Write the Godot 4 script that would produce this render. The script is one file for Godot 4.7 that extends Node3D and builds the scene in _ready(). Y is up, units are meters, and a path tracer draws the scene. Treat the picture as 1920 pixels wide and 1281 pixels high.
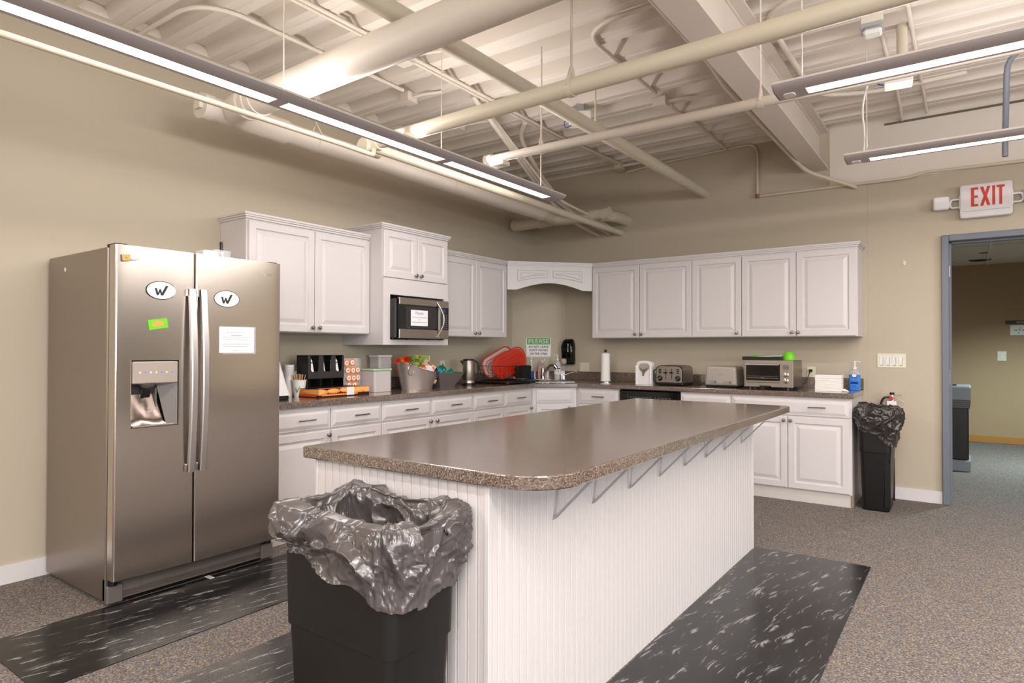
extends Node3D
# Office kitchenette, metres, y up. Left wall is the plane x = 0, back wall the plane z = 0.
const PHI := PI / 2

var taken := {}
var M := {}


class MB:
	# collects triangles; corners are given anticlockwise as seen from outside
	var v := PackedVector3Array()
	var n := PackedVector3Array()
	var t := PackedVector2Array()
	var xf := Transform3D.IDENTITY

	func at(x: float, y: float, z: float, turn := 0.0) -> MB:
		xf = Transform3D(Basis(Vector3.UP, turn), Vector3(x, y, z))
		return self

	func corner(a: Vector3, na: Vector3, ua := Vector2.ZERO) -> void:
		v.append(xf * a); n.append((xf.basis * na).normalized()); t.append(ua)

	func tri(a: Vector3, b: Vector3, c: Vector3) -> MB:
		var k := (b - a).cross(c - a).normalized()
		corner(a, k); corner(c, k); corner(b, k)
		return self

	func quad(a: Vector3, b: Vector3, c: Vector3, d: Vector3, uv := Rect2(0, 0, 1, 1)) -> MB:
		# the texture's left-lower corner goes to a, right-lower to b
		var k := (c - a).cross(d - b).normalized()
		var ua := Vector2(uv.position.x, uv.end.y); var ub := uv.end
		var uc := Vector2(uv.end.x, uv.position.y); var ud := uv.position
		corner(a, k, ua); corner(c, k, uc); corner(b, k, ub)
		corner(a, k, ua); corner(d, k, ud); corner(c, k, uc)
		return self

	func smooth(a: Vector3, b: Vector3, c: Vector3, d: Vector3, na: Vector3, nb: Vector3, nc: Vector3, nd: Vector3, uv := Rect2(0, 0, 1, 1)) -> void:
		var ua := Vector2(uv.position.x, uv.end.y); var ub := uv.end
		var uc := Vector2(uv.end.x, uv.position.y); var ud := uv.position
		corner(a, na, ua); corner(c, nc, uc); corner(b, nb, ub)
		corner(a, na, ua); corner(d, nd, ud); corner(c, nc, uc)

	func box(x0: float, x1: float, y0: float, y1: float, z0: float, z1: float, b := 0.0) -> MB:
		if b <= 0.0:
			var p := [Vector3(x0, y0, z0), Vector3(x1, y0, z0), Vector3(x1, y1, z0), Vector3(x0, y1, z0), Vector3(x0, y0, z1), Vector3(x1, y0, z1), Vector3(x1, y1, z1), Vector3(x0, y1, z1)]
			for q in [[4, 5, 6, 7], [1, 0, 3, 2], [5, 1, 2, 6], [0, 4, 7, 3], [7, 6, 2, 3], [0, 1, 5, 4]]:
				quad(p[q[0]], p[q[1]], p[q[2]], p[q[3]])
			return self
		# chamfered on all twelve edges
		var c := Vector3((x0 + x1) / 2, (y0 + y1) / 2, (z0 + z1) / 2)
		var h := Vector3(x1 - x0, y1 - y0, z1 - z0) / 2
		for ax in 3:
			var u := (ax + 1) % 3; var w := (ax + 2) % 3
			for s in [-1.0, 1.0]:
				var q: Array[Vector3] = []
				for k in [[-1, -1], [1, -1], [1, 1], [-1, 1]]:
					var o := Vector3.ZERO
					o[ax] = s * h[ax]; o[u] = k[0] * (h[u] - b); o[w] = k[1] * (h[w] - b)
					q.append(c + o)
				if s > 0: quad(q[0], q[1], q[2], q[3])
				else: quad(q[3], q[2], q[1], q[0])
			# edges parallel to ax
			for su in [-1.0, 1.0]:
				for sw in [-1.0, 1.0]:
					var q: Array[Vector3] = []
					for k in [[-1, 0], [1, 0], [1, 1], [-1, 1]]:
						var o := Vector3.ZERO
						o[ax] = k[0] * (h[ax] - b)
						o[u] = su * (h[u] if k[1] == 0 else h[u] - b)
						o[w] = sw * (h[w] - b if k[1] == 0 else h[w])
						q.append(c + o)
					facing(q, c)
		for sx in [-1.0, 1.0]:
			for sy in [-1.0, 1.0]:
				for sz in [-1.0, 1.0]:
					var s := Vector3(sx, sy, sz)
					var a := c + s * (h - Vector3(0, b, b)); var d := c + s * (h - Vector3(b, 0, b)); var e := c + s * (h - Vector3(b, b, 0))
					if sx * sy * sz > 0: tri(a, d, e)
					else: tri(a, e, d)
		return self

	func facing(q: Array[Vector3], c: Vector3) -> void:
		if (q[2] - q[0]).cross(q[3] - q[1]).dot((q[0] + q[2]) / 2 - c) >= 0: quad(q[0], q[1], q[2], q[3])
		else: quad(q[3], q[2], q[1], q[0])

	func grid(rows: Array, closed := false, flip := false, uv := Rect2(0, 0, 1, 1)) -> MB:
		# rows of points; smooth normals; u runs along a row, v from row to row (rows go up as v falls)
		var R := rows.size(); var C: int = rows[0].size()
		var nn := []
		for i in R:
			var line := PackedVector3Array()
			for j in C:
				var l: Vector3; var r: Vector3
				if closed:
					l = rows[i][(j - 1 + C) % C]; r = rows[i][(j + 1) % C]
				else:
					l = rows[i][maxi(j - 1, 0)]; r = rows[i][mini(j + 1, C - 1)]
				var d: Vector3 = rows[maxi(i - 1, 0)][j]; var u: Vector3 = rows[mini(i + 1, R - 1)][j]
				var k := (r - l).cross(u - d)
				if k.length() < 1e-12: k = Vector3.UP
				line.append(k.normalized() * (-1.0 if flip else 1.0))
			nn.append(line)
		for i in R - 1:
			for j in (C if closed else C - 1):
				var j2 := (j + 1) % C
				var w := float(C if closed else C - 1)
				var box2 := Rect2(uv.position.x + uv.size.x * j / w, uv.position.y + uv.size.y * (1.0 - (i + 1.0) / (R - 1)), uv.size.x / w, uv.size.y / (R - 1))
				if flip: smooth(rows[i][j2], rows[i][j], rows[i + 1][j], rows[i + 1][j2], nn[i][j2], nn[i][j], nn[i + 1][j], nn[i + 1][j2], box2)
				else: smooth(rows[i][j], rows[i][j2], rows[i + 1][j2], rows[i + 1][j], nn[i][j], nn[i][j2], nn[i + 1][j2], nn[i + 1][j], box2)
		return self

	func tube(path: Array, r: float, sides := 12, caps := true, squash := 1.0) -> MB:
		var rows := []
		var side := Vector3.ZERO
		for i in path.size():
			var d: Vector3 = (path[mini(i + 1, path.size() - 1)] - path[maxi(i - 1, 0)]).normalized()
			if side == Vector3.ZERO:
				side = d.cross(Vector3.UP if absf(d.y) < 0.9 else Vector3.RIGHT).normalized()
			side = (side - d * side.dot(d)).normalized()
			var up := side.cross(d)
			var row := PackedVector3Array()
			for k in sides:
				var a := TAU * k / sides
				row.append(path[i] + (side * cos(a) + up * sin(a) * squash) * r)
			rows.append(row)
		grid(rows, true, true)
		if caps:
			for e in [0, path.size() - 1]:
				var row: PackedVector3Array = rows[e]
				for k in sides:
					if e == 0: tri(path[e], row[k], row[(k + 1) % sides])
					else: tri(path[e], row[(k + 1) % sides], row[k])
		return self

	func lathe(profile: Array, seg := 20) -> MB:
		# profile of Vector2(radius, height), bottom to top on the outside; sharp turns stay sharp
		for i in profile.size() - 1:
			var p: Vector2 = profile[i]; var q: Vector2 = profile[i + 1]
			var d := q - p
			if d.length() < 1e-6: continue
			var k := Vector2(d.y, -d.x).normalized()
			var kp := k; var kq := k
			if i > 0:
				var e: Vector2 = (p - profile[i - 1]); var ke := Vector2(e.y, -e.x).normalized()
				if ke.dot(k) > 0.72: kp = (ke + k).normalized()
			if i < profile.size() - 2:
				var e: Vector2 = (profile[i + 2] - q); var ke := Vector2(e.y, -e.x).normalized()
				if ke.dot(k) > 0.72: kq = (ke + k).normalized()
			for j in seg:
				var a := TAU * j / seg; var b := TAU * (j + 1) / seg
				var ca := Vector3(sin(a), 0, cos(a)); var cb := Vector3(sin(b), 0, cos(b))
				var up := Vector3.UP
				smooth(ca * p.x + up * p.y, cb * p.x + up * p.y, cb * q.x + up * q.y, ca * q.x + up * q.y,
					ca * kp.x + up * kp.y, cb * kp.x + up * kp.y, cb * kq.x + up * kq.y, ca * kq.x + up * kq.y,
					Rect2(float(j) / seg, 1.0 - (i + 1.0) / (profile.size() - 1), 1.0 / seg, 1.0 / (profile.size() - 1)))
		return self

	static func inset(poly: PackedVector2Array, b: float) -> PackedVector2Array:
		var out := PackedVector2Array()
		var c := poly.size()
		for i in c:
			var e0 := (poly[i] - poly[(i - 1 + c) % c]).normalized(); var e1 := (poly[(i + 1) % c] - poly[i]).normalized()
			var n0 := Vector2(-e0.y, e0.x); var n1 := Vector2(-e1.y, e1.x)
			out.append(poly[i] + (n0 + n1) / maxf(1.0 + n0.dot(n1), 0.2) * b)
		return out

	func prism(p: PackedVector2Array, z0: float, z1: float, b := 0.0, caps := true) -> MB:
		# polygon in x, y pushed along z
		var area := 0.0
		for i in p.size(): area += p[i].cross(p[(i + 1) % p.size()])
		if area < 0: p.reverse()
		var loops := [[0.0, z0], [0.0, z1]] if b <= 0 else [[b, z0], [0.0, z0 + b], [0.0, z1 - b], [b * 0.3, z1 - b * 0.3], [b, z1]]
		var rings := []
		for l in loops:
			var ring := PackedVector3Array()
			for q in (inset(p, l[0]) if l[0] > 0 else p): ring.append(Vector3(q.x, q.y, l[1]))
			rings.append(ring)
		for i in rings.size() - 1:
			for j in p.size():
				var j2 := (j + 1) % p.size()
				quad(rings[i][j], rings[i][j2], rings[i + 1][j2], rings[i + 1][j])
		if caps:
			var idx := Geometry2D.triangulate_polygon(p)
			for k in range(0, idx.size(), 3):
				for e in [0, rings.size() - 1]:
					var a: Vector3 = rings[e][idx[k]]; var d: Vector3 = rings[e][idx[k + 1]]; var g: Vector3 = rings[e][idx[k + 2]]
					var up := (d - a).cross(g - a).z > 0
					if up == (e > 0): tri(a, d, g)
					else: tri(a, g, d)
		return self

	func slab(p: PackedVector2Array, y0: float, y1: float, b := 0.0) -> MB:
		# polygon in x, z raised from y0 to y1
		var keep := xf
		xf = xf * Transform3D(Basis(Vector3(1, 0, 0), Vector3(0, 0, -1), Vector3(0, 1, 0)), Vector3.ZERO)
		var q := PackedVector2Array()
		for k in p: q.append(Vector2(k.x, -k.y))
		prism(q, y0, y1, b)
		xf = keep
		return self

	func mesh() -> ArrayMesh:
		var a := []
		a.resize(Mesh.ARRAY_MAX)
		a[Mesh.ARRAY_VERTEX] = v; a[Mesh.ARRAY_NORMAL] = n; a[Mesh.ARRAY_TEX_UV] = t
		var m := ArrayMesh.new()
		m.add_surface_from_arrays(Mesh.PRIMITIVE_TRIANGLES, a)
		return m


func numbered(called: String) -> String:
	var k: int = taken.get(called, 0)
	taken[called] = k + 1
	return called if k == 0 else "%s_%03d" % [called, k]


func tag(o: Node3D, label := "", category := "", group := "", kind := "") -> Node3D:
	if label: o.set_meta("label", label)
	if category: o.set_meta("category", category)
	if group: o.set_meta("group", group)
	if kind: o.set_meta("kind", kind)
	return o


func thing(called: String, label: String, category: String, pos := Vector3.ZERO, turn := 0.0, group := "") -> Node3D:
	var o := Node3D.new()
	o.name = numbered(called)
	add_child(o, true)
	o.position = pos
	o.rotation.y = turn
	return tag(o, label, category, group)


func part(called: String, st, m: Material, parent: Node3D) -> MeshInstance3D:
	var o := MeshInstance3D.new()
	var nm := called
	if parent == self: nm = numbered(called)
	else:
		var key := "%d/%s" % [parent.get_instance_id(), called]
		var k: int = taken.get(key, 0)
		taken[key] = k + 1
		if k: nm = "%s_%03d" % [called, k]
	o.name = nm
	o.mesh = st.mesh() if st is MB else st
	o.material_override = m
	o.cast_shadow = GeometryInstance3D.SHADOW_CASTING_SETTING_ON
	parent.add_child(o, true)
	return o


func structure(called: String, st, m: Material) -> MeshInstance3D:
	var o := part(called, st, m, self)
	o.set_meta("kind", "structure")
	return o


func copy(o: Node3D, pos: Vector3, turn: float, label := "") -> Node3D:
	var c: Node3D = o.duplicate()
	c.name = numbered(String(o.name).rstrip("0123456789_"))
	add_child(c, true)
	c.position = pos
	c.rotation.y = turn
	if label: c.set_meta("label", label)
	return c


func words(called: String, text: String, height: float, m: Material, parent: Node3D, xf: Transform3D, depth := 0.001, face := "Droid Sans", bold := false, stretch := 1.0) -> MeshInstance3D:
	# raised lettering centred on xf; height is that of a capital
	var f := SystemFont.new()
	f.font_names = PackedStringArray([face])
	if bold: f.font_weight = 700
	var tm := TextMesh.new()
	tm.text = text; tm.font = f; tm.font_size = 64; tm.depth = depth
	tm.pixel_size = height / 46.0
	tm.horizontal_alignment = HORIZONTAL_ALIGNMENT_CENTER
	tm.vertical_alignment = VERTICAL_ALIGNMENT_CENTER
	var o := part(called, tm, m, parent)
	o.transform = xf * Transform3D(Basis.from_scale(Vector3(stretch, 1, 1)), Vector3.ZERO)
	return o


func rrect(w: float, h: float, r: float, seg := 4, cx := 0.0, cy := 0.0) -> PackedVector2Array:
	var p := PackedVector2Array()
	for q in 4:
		var c := Vector2((w / 2 - r) * (1 if q in [0, 3] else -1), (h / 2 - r) * (1 if q < 2 else -1))
		for k in seg + 1:
			var a := PHI * q + PHI * k / seg
			p.append(Vector2(cx, cy) + c + Vector2(cos(a), sin(a)) * r)
	return p


func oval(w: float, h: float, seg := 28) -> PackedVector2Array:
	var p := PackedVector2Array()
	for k in seg: p.append(Vector2(cos(TAU * k / seg) * w / 2, sin(TAU * k / seg) * h / 2))
	return p


func poly(a: Array) -> PackedVector2Array:
	var p := PackedVector2Array()
	for k in range(0, a.size(), 2): p.append(Vector2(a[k], a[k + 1]))
	return p


func bend(pts: Array, r := 0.06, seg := 5) -> Array:
	# a path with its inner corners rounded
	var out := [pts[0]]
	for i in range(1, pts.size() - 1):
		var p: Vector3 = pts[i]
		var a: Vector3 = pts[i - 1] - p; var b: Vector3 = pts[i + 1] - p
		var d := minf(r, minf(a.length(), b.length()) * 0.48)
		var s := p + a.normalized() * d; var e := p + b.normalized() * d
		for k in seg + 1:
			var w := float(k) / seg
			out.append(s.lerp(p, w).lerp(p.lerp(e, w), w))
	out.append(pts[-1])
	return out


func mat(called: String, c: Color, rough := 0.5, metal := 0.0, spec := 0.5) -> StandardMaterial3D:
	var m := StandardMaterial3D.new()
	m.resource_name = called
	m.albedo_color = c
	m.roughness = rough
	m.metallic = metal
	m.metallic_specular = spec
	M[called] = m
	return m


func textured(called: String, im: Image, rough := 0.5, spec := 0.5, scale := 0.0) -> StandardMaterial3D:
	var m := mat(called, Color.WHITE, rough, 0.0, spec)
	im.generate_mipmaps()
	m.albedo_texture = ImageTexture.create_from_image(im)
	if scale > 0:
		m.uv1_triplanar = true
		m.uv1_world_triplanar = true
		m.uv1_scale = Vector3.ONE * scale
	return m


func glow(called: String, c: Color, k: float) -> StandardMaterial3D:
	var m := mat(called, c, 0.6)
	m.emission_enabled = true
	m.emission = c
	m.emission_energy_multiplier = k
	return m


func speckle(side: int, seed_: int, tones: Array, shares: Array, blob := 1) -> Image:
	# flecks of a few tones, one to three pixels each
	var rng := RandomNumberGenerator.new()
	rng.seed = seed_
	var b := PackedByteArray()
	b.resize(side * side * 3)
	for k in side * side:
		var x := rng.randf(); var i := 0
		while i < shares.size() - 1 and x > shares[i]:
			x -= shares[i]; i += 1
		var c: Color = tones[i]
		var j := rng.randf_range(0.9, 1.1)
		b[k * 3] = clampi(int(c.r * 255 * j), 0, 255); b[k * 3 + 1] = clampi(int(c.g * 255 * j), 0, 255); b[k * 3 + 2] = clampi(int(c.b * 255 * j), 0, 255)
	var im := Image.create_from_data(side, side, false, Image.FORMAT_RGB8, b)
	if blob > 1:
		im.resize(side * blob, side * blob, Image.INTERPOLATE_CUBIC)
	return im


func disc(im: Image, cx: float, cy: float, rx: float, ry: float, c: Color) -> void:
	for y in range(maxi(0, int(cy - ry)), mini(im.get_height(), int(cy + ry) + 1)):
		for x in range(maxi(0, int(cx - rx)), mini(im.get_width(), int(cx + rx) + 1)):
			if pow((x - cx) / rx, 2) + pow((y - cy) / ry, 2) <= 1.0: im.set_pixel(x, y, c)


func marble(w: int, h: int, seed_: int) -> Image:
	# black vinyl with clustered pale flecks drawn out along its length (the image's height)
	var rng := RandomNumberGenerator.new()
	rng.seed = seed_
	var fine := FastNoiseLite.new(); fine.seed = seed_; fine.frequency = 1.0; fine.fractal_octaves = 3
	var patch := FastNoiseLite.new(); patch.seed = seed_ + 4; patch.frequency = 1.0; patch.fractal_octaves = 2
	var b := PackedByteArray()
	b.resize(w * h * 3)
	for y in h:
		for x in w:
			var sx := x + 0.30 * y
			var p := patch.get_noise_2d(sx * 0.022, y * 0.0075)
			var f := fine.get_noise_2d(sx * 0.12 + p * 2.0, y * 0.018)
			var v := smoothstep(0.28, 0.75, f + 0.6 * p)
			var k := 0.105 + 0.03 * p + rng.randf_range(-0.012, 0.012) + v * rng.randf_range(0.18, 0.58)
			var i := (y * w + x) * 3
			b[i] = clampi(int(k * 255), 0, 255); b[i + 1] = clampi(int(k * 254), 0, 255); b[i + 2] = clampi(int(k * 250 + 2), 0, 255)
	return Image.create_from_data(w, h, false, Image.FORMAT_RGB8, b)


func notice(w: int, h: int, lines: Array, ink: Color) -> Image:
	# a sheet with lines of print too small to read: runs of short dashes
	var rng := RandomNumberGenerator.new()
	rng.seed = w * 7 + h
	var im := Image.create(w, h, false, Image.FORMAT_RGB8)
	im.fill(Color(0.93, 0.92, 0.93))
	for l in lines:
		# [height share, width share, thickness in pixels]
		var x = w * (0.5 - l[1] / 2.0)
		while x < w * (0.5 + l[1] / 2.0):
			var k := rng.randi_range(3, 12)
			im.fill_rect(Rect2i(int(x), int(h * l[0]), k, l[2]), ink)
			x += k + 3
	return im


func _ready() -> void:
	# ---- camera
	var cam := Camera3D.new()
	cam.name = "camera"
	cam.fov = 56.16
	cam.near = 0.05
	cam.position = Vector3(4.206, 1.263, 6.33)
	cam.rotation_order = EULER_ORDER_YXZ
	cam.rotation = Vector3(0.0116, 0.6205, 0.0022)
	add_child(cam)
	cam.current = true
	# ---- exposure; the room is closed, so the sky only shows through nothing
	var we := WorldEnvironment.new()
	we.name = "environment"
	var env := Environment.new()
	env.background_mode = Environment.BG_COLOR
	env.background_color = Color(0.6, 0.65, 0.7)
	env.background_energy_multiplier = 0.3
	env.tonemap_mode = Environment.TONE_MAPPER_LINEAR
	env.tonemap_exposure = EXPOSURE
	env.sdfgi_enabled = true
	env.ssao_enabled = true
	env.ssil_enabled = true
	we.environment = env
	add_child(we)
	materials()
	# ---- lamps: rows of direct and indirect linear pendants, three over the kitchen and more over the rest of the office
	light_row(Vector3(1.513, 2.45, 1.97), 0.7, 3, true, "long grey pendant light with three lit lenses above the left counter")
	light_row(Vector3(3.475, 2.45, 3.165), 0.95, 3, false, "grey linear pendant light beside the beam, upper of the two at right")
	light_row(Vector3(3.575, 2.45, 1.79), 0.95, 3, false, "grey linear pendant light nearest the exit sign, lower of the two at right")
	for z in [4.6, 6.0, 7.4, 8.8]:
		light_row(Vector3(3.46, 2.45, z), 0.5 if z < 5.0 else 1.6, 3, false, "grey linear pendant light over the office behind the kitchen", "pendants over the office")
	light_row(Vector3(1.475, 2.45, 6.6), 1.3, 3, true, "grey linear pendant light over the office behind the kitchen", "pendants over the office")
	daylight()
	shell()
	ceiling_deck()
	pipes()
	island()
	base_cabinets()
	wall_cabinets()
	worktop()
	fridge()
	microwave()
	left_counter()
	sink_corner()
	back_counter()
	wall_fittings()
	floor_things()
	hall()


const EXPOSURE := 1.42
const DOWN := 1.3
const UP_ := 0.34
const LAMP := Color(1.0, 0.975, 0.96)
const DAY := 5.0


func materials() -> void:
	mat("wall", Color(0.735, 0.69, 0.615), 0.75, 0.0, 0.3)
	mat("wall_white", Color(0.865, 0.83, 0.785), 0.75, 0.0, 0.3)
	mat("deck", Color(0.865, 0.83, 0.79), 0.6, 0.0, 0.35)
	mat("beam", Color(0.84, 0.80, 0.76), 0.5, 0.0, 0.4)
	mat("pipe", Color(0.85, 0.81, 0.76), 0.45, 0.0, 0.45)
	mat("pipe_tan", Color(0.80, 0.76, 0.68), 0.45, 0.0, 0.45)
	mat("cabinet", Color(0.825, 0.80, 0.795), 0.38, 0.0, 0.5)
	mat("trim", Color(0.85, 0.83, 0.83), 0.45)
	mat("toekick", Color(0.80, 0.775, 0.75), 0.5)
	mat("fixture", Color(0.68, 0.64, 0.635), 0.45, 0.0)
	mat("fixture_edge", Color(0.80, 0.77, 0.74), 0.45)
	glow("daylight", Color(0.94, 0.97, 1.0), 1.2)
	glow("up_lens", Color(1.0, 0.98, 0.97), 0.6)
	glow("lens", Color(1.0, 0.98, 1.0), 1.6)
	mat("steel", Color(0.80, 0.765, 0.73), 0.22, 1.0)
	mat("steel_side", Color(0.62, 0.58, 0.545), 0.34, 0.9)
	mat("steel_soft", Color(0.66, 0.62, 0.58), 0.38, 1.0)
	mat("chrome", Color(0.78, 0.76, 0.74), 0.14, 1.0)
	mat("bracket_steel", Color(0.66, 0.65, 0.66), 0.5, 0.2)
	mat("tray_chrome", Color(0.52, 0.47, 0.44), 0.22, 1.0)
	mat("nickel", Color(0.62, 0.59, 0.56), 0.28, 1.0)
	mat("handle", Color(0.80, 0.78, 0.77), 0.3, 0.9)
	mat("grey_plastic", Color(0.42, 0.39, 0.37), 0.45)
	mat("light_plastic", Color(0.66, 0.61, 0.57), 0.4)
	mat("black", Color(0.035, 0.033, 0.035), 0.38)
	mat("black_gloss", Color(0.02, 0.02, 0.022), 0.08)
	mat("black_soft", Color(0.06, 0.055, 0.055), 0.55)
	mat("bin_black", Color(0.085, 0.078, 0.075), 0.42)
	mat("charcoal", Color(0.17, 0.155, 0.16), 0.5)
	mat("liner", Color(0.31, 0.285, 0.28), 0.24, 0.0, 0.85)
	mat("liner_dark", Color(0.17, 0.15, 0.145), 0.33, 0.0, 0.65)
	mat("white", Color(0.88, 0.87, 0.87), 0.45)
	mat("white_gloss", Color(0.90, 0.89, 0.88), 0.2)
	mat("ivory", Color(0.86, 0.84, 0.74), 0.4)
	mat("paper", Color(0.92, 0.91, 0.90), 0.8)
	mat("tissue", Color(0.94, 0.92, 0.90), 0.95)
	mat("ink", Color(0.10, 0.10, 0.11), 0.6)
	mat("grey_ink", Color(0.55, 0.54, 0.56), 0.6)
	mat("green", Color(0.36, 0.63, 0.30), 0.5)
	mat("lime", Color(0.42, 0.80, 0.07), 0.4)
	mat("exit_red", Color(0.78, 0.17, 0.07), 0.5)
	mat("red", Color(0.72, 0.07, 0.02), 0.35)
	mat("lid_red", Color(0.78, 0.17, 0.03), 0.3)
	mat("orange", Color(0.95, 0.50, 0.10), 0.5)
	mat("blue", Color(0.05, 0.14, 0.55), 0.3)
	mat("sky_blue", Color(0.22, 0.52, 0.86), 0.25)
	mat("screen_blue", Color(0.10, 0.25, 0.65), 0.3)
	mat("frame_blue", Color(0.42, 0.44, 0.48), 0.5)
	mat("oak", Color(0.68, 0.47, 0.22), 0.5)
	mat("stick", Color(0.80, 0.64, 0.45), 0.7)
	mat("slot", Color(0.42, 0.38, 0.34), 0.8)
	mat("galvanised", Color(0.72, 0.74, 0.76), 0.4, 0.7)
	mat("hall_wall", Color(0.66, 0.56, 0.44), 0.7, 0.0, 0.3)
	mat("tile", Color(0.80, 0.77, 0.73), 0.9)
	mat("bin_grey", Color(0.50, 0.53, 0.56), 0.45)
	mat("tub", Color(0.74, 0.69, 0.66), 0.36, 0.7)
	mat("tray_grey", Color(0.50, 0.465, 0.455), 0.38, 0.55)
	mat("mag_orange", Color(0.88, 0.62, 0.33), 0.5)
	mat("rust", Color(0.62, 0.36, 0.26), 0.6)
	mat("teal", Color(0.03, 0.52, 0.50), 0.3)
	mat("mid_blue", Color(0.07, 0.25, 0.75), 0.3)
	mat("navy", Color(0.06, 0.07, 0.28), 0.3)
	var k := mat("clear", Color(0.88, 0.88, 0.90, 0.28), 0.12)
	k.transparency = BaseMaterial3D.TRANSPARENCY_ALPHA
	k = mat("milky", Color(0.84, 0.81, 0.80, 0.72), 0.3)
	k.transparency = BaseMaterial3D.TRANSPARENCY_ALPHA
	k = mat("milky_green", Color(0.72, 0.83, 0.70, 0.85), 0.35)
	k.transparency = BaseMaterial3D.TRANSPARENCY_ALPHA
	k = mat("sanitiser", Color(0.25, 0.55, 0.90, 0.78), 0.1)
	k.transparency = BaseMaterial3D.TRANSPARENCY_ALPHA
	k = mat("clear_red", Color(0.76, 0.15, 0.025, 0.84), 0.25)
	k.transparency = BaseMaterial3D.TRANSPARENCY_ALPHA
	k = mat("clear_white", Color(0.80, 0.72, 0.68, 0.8), 0.25)
	k.transparency = BaseMaterial3D.TRANSPARENCY_ALPHA
	# speckled laminate: the flecks are two to three millimetres
	k = textured("laminate", speckle(256, 5, [Color(0.40, 0.335, 0.295), Color(0.50, 0.43, 0.38), Color(0.27, 0.22, 0.185), Color(0.66, 0.59, 0.53), Color(0.15, 0.12, 0.10)], [0.40, 0.28, 0.19, 0.08, 0.05], 2), 0.22, 1.0, 1.0 / 0.72)
	k.clearcoat_enabled = true
	k.clearcoat = 1.0
	k.clearcoat_roughness = 0.16
	# loop carpet in grey-brown with blue and sand flecks
	k = textured("carpet", speckle(256, 9, [Color(0.455, 0.42, 0.395), Color(0.35, 0.325, 0.31), Color(0.57, 0.51, 0.45), Color(0.36, 0.39, 0.445), Color(0.65, 0.58, 0.51)], [0.34, 0.24, 0.2, 0.16, 0.06], 2), 0.95, 0.2, 1.0 / 1.15)
	textured("mat_marble", marble(384, 1536, 3), 0.22, 0.5)
	# slots punched in the deck webs
	var im := Image.create(32, 32, false, Image.FORMAT_RGB8)
	im.fill(Color(0.865, 0.83, 0.79))
	im.fill_rect(Rect2i(11, 5, 9, 22), Color(0.70, 0.655, 0.60))
	textured("deck_web", im, 0.6, 0.3)
	textured("note_fridge", notice(256, 170, [[0.20, 0.5, 3], [0.31, 0.25, 6], [0.40, 0.75, 3], [0.48, 0.56, 3], [0.66, 0.74, 3], [0.74, 0.66, 3], [0.91, 0.17, 3]], Color(0.52, 0.5, 0.52)), 0.3)
	textured("note_microwave", notice(160, 136, [[0.45, 0.84, 4], [0.61, 0.12, 3], [0.76, 0.84, 5]], Color(0.45, 0.44, 0.46)), 0.5)
	textured("pizza_print", pizza_print(), 0.45)


func pizza_print() -> Image:
	var im := Image.create(512, 96, false, Image.FORMAT_RGB8)
	im.fill(Color(0.10, 0.06, 0.09))
	for q in [[30, 30, 70, 40], [130, 35, 66, 34], [235, 28, 50, 26], [415, 22, 80, 42], [500, 30, 40, 40], [330, 20, 50, 30]]:
		disc(im, q[0], q[1], q[2], q[3], Color(0.90, 0.52, 0.22))
		disc(im, q[0] - 6, q[1] - 4, q[2] * 0.78, q[3] * 0.72, Color(0.95, 0.66, 0.36))
	for x in range(150, 420):
		var h := 17 + int(5 * sin(x * 0.35))
		im.fill_rect(Rect2i(x, 78 - h, 1, h), Color(0.94, 0.50, 0.12))
	for x in range(0, 120):
		im.fill_rect(Rect2i(x, 60, 1, 26), Color(0.84, 0.34, 0.10))
	for x in range(170, 400, 9): im.fill_rect(Rect2i(x, 66, 5, 5), Color(0.97, 0.78, 0.40))
	im.fill_rect(Rect2i(420, 60, 92, 30), Color(0.07, 0.05, 0.09))
	return im


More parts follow.
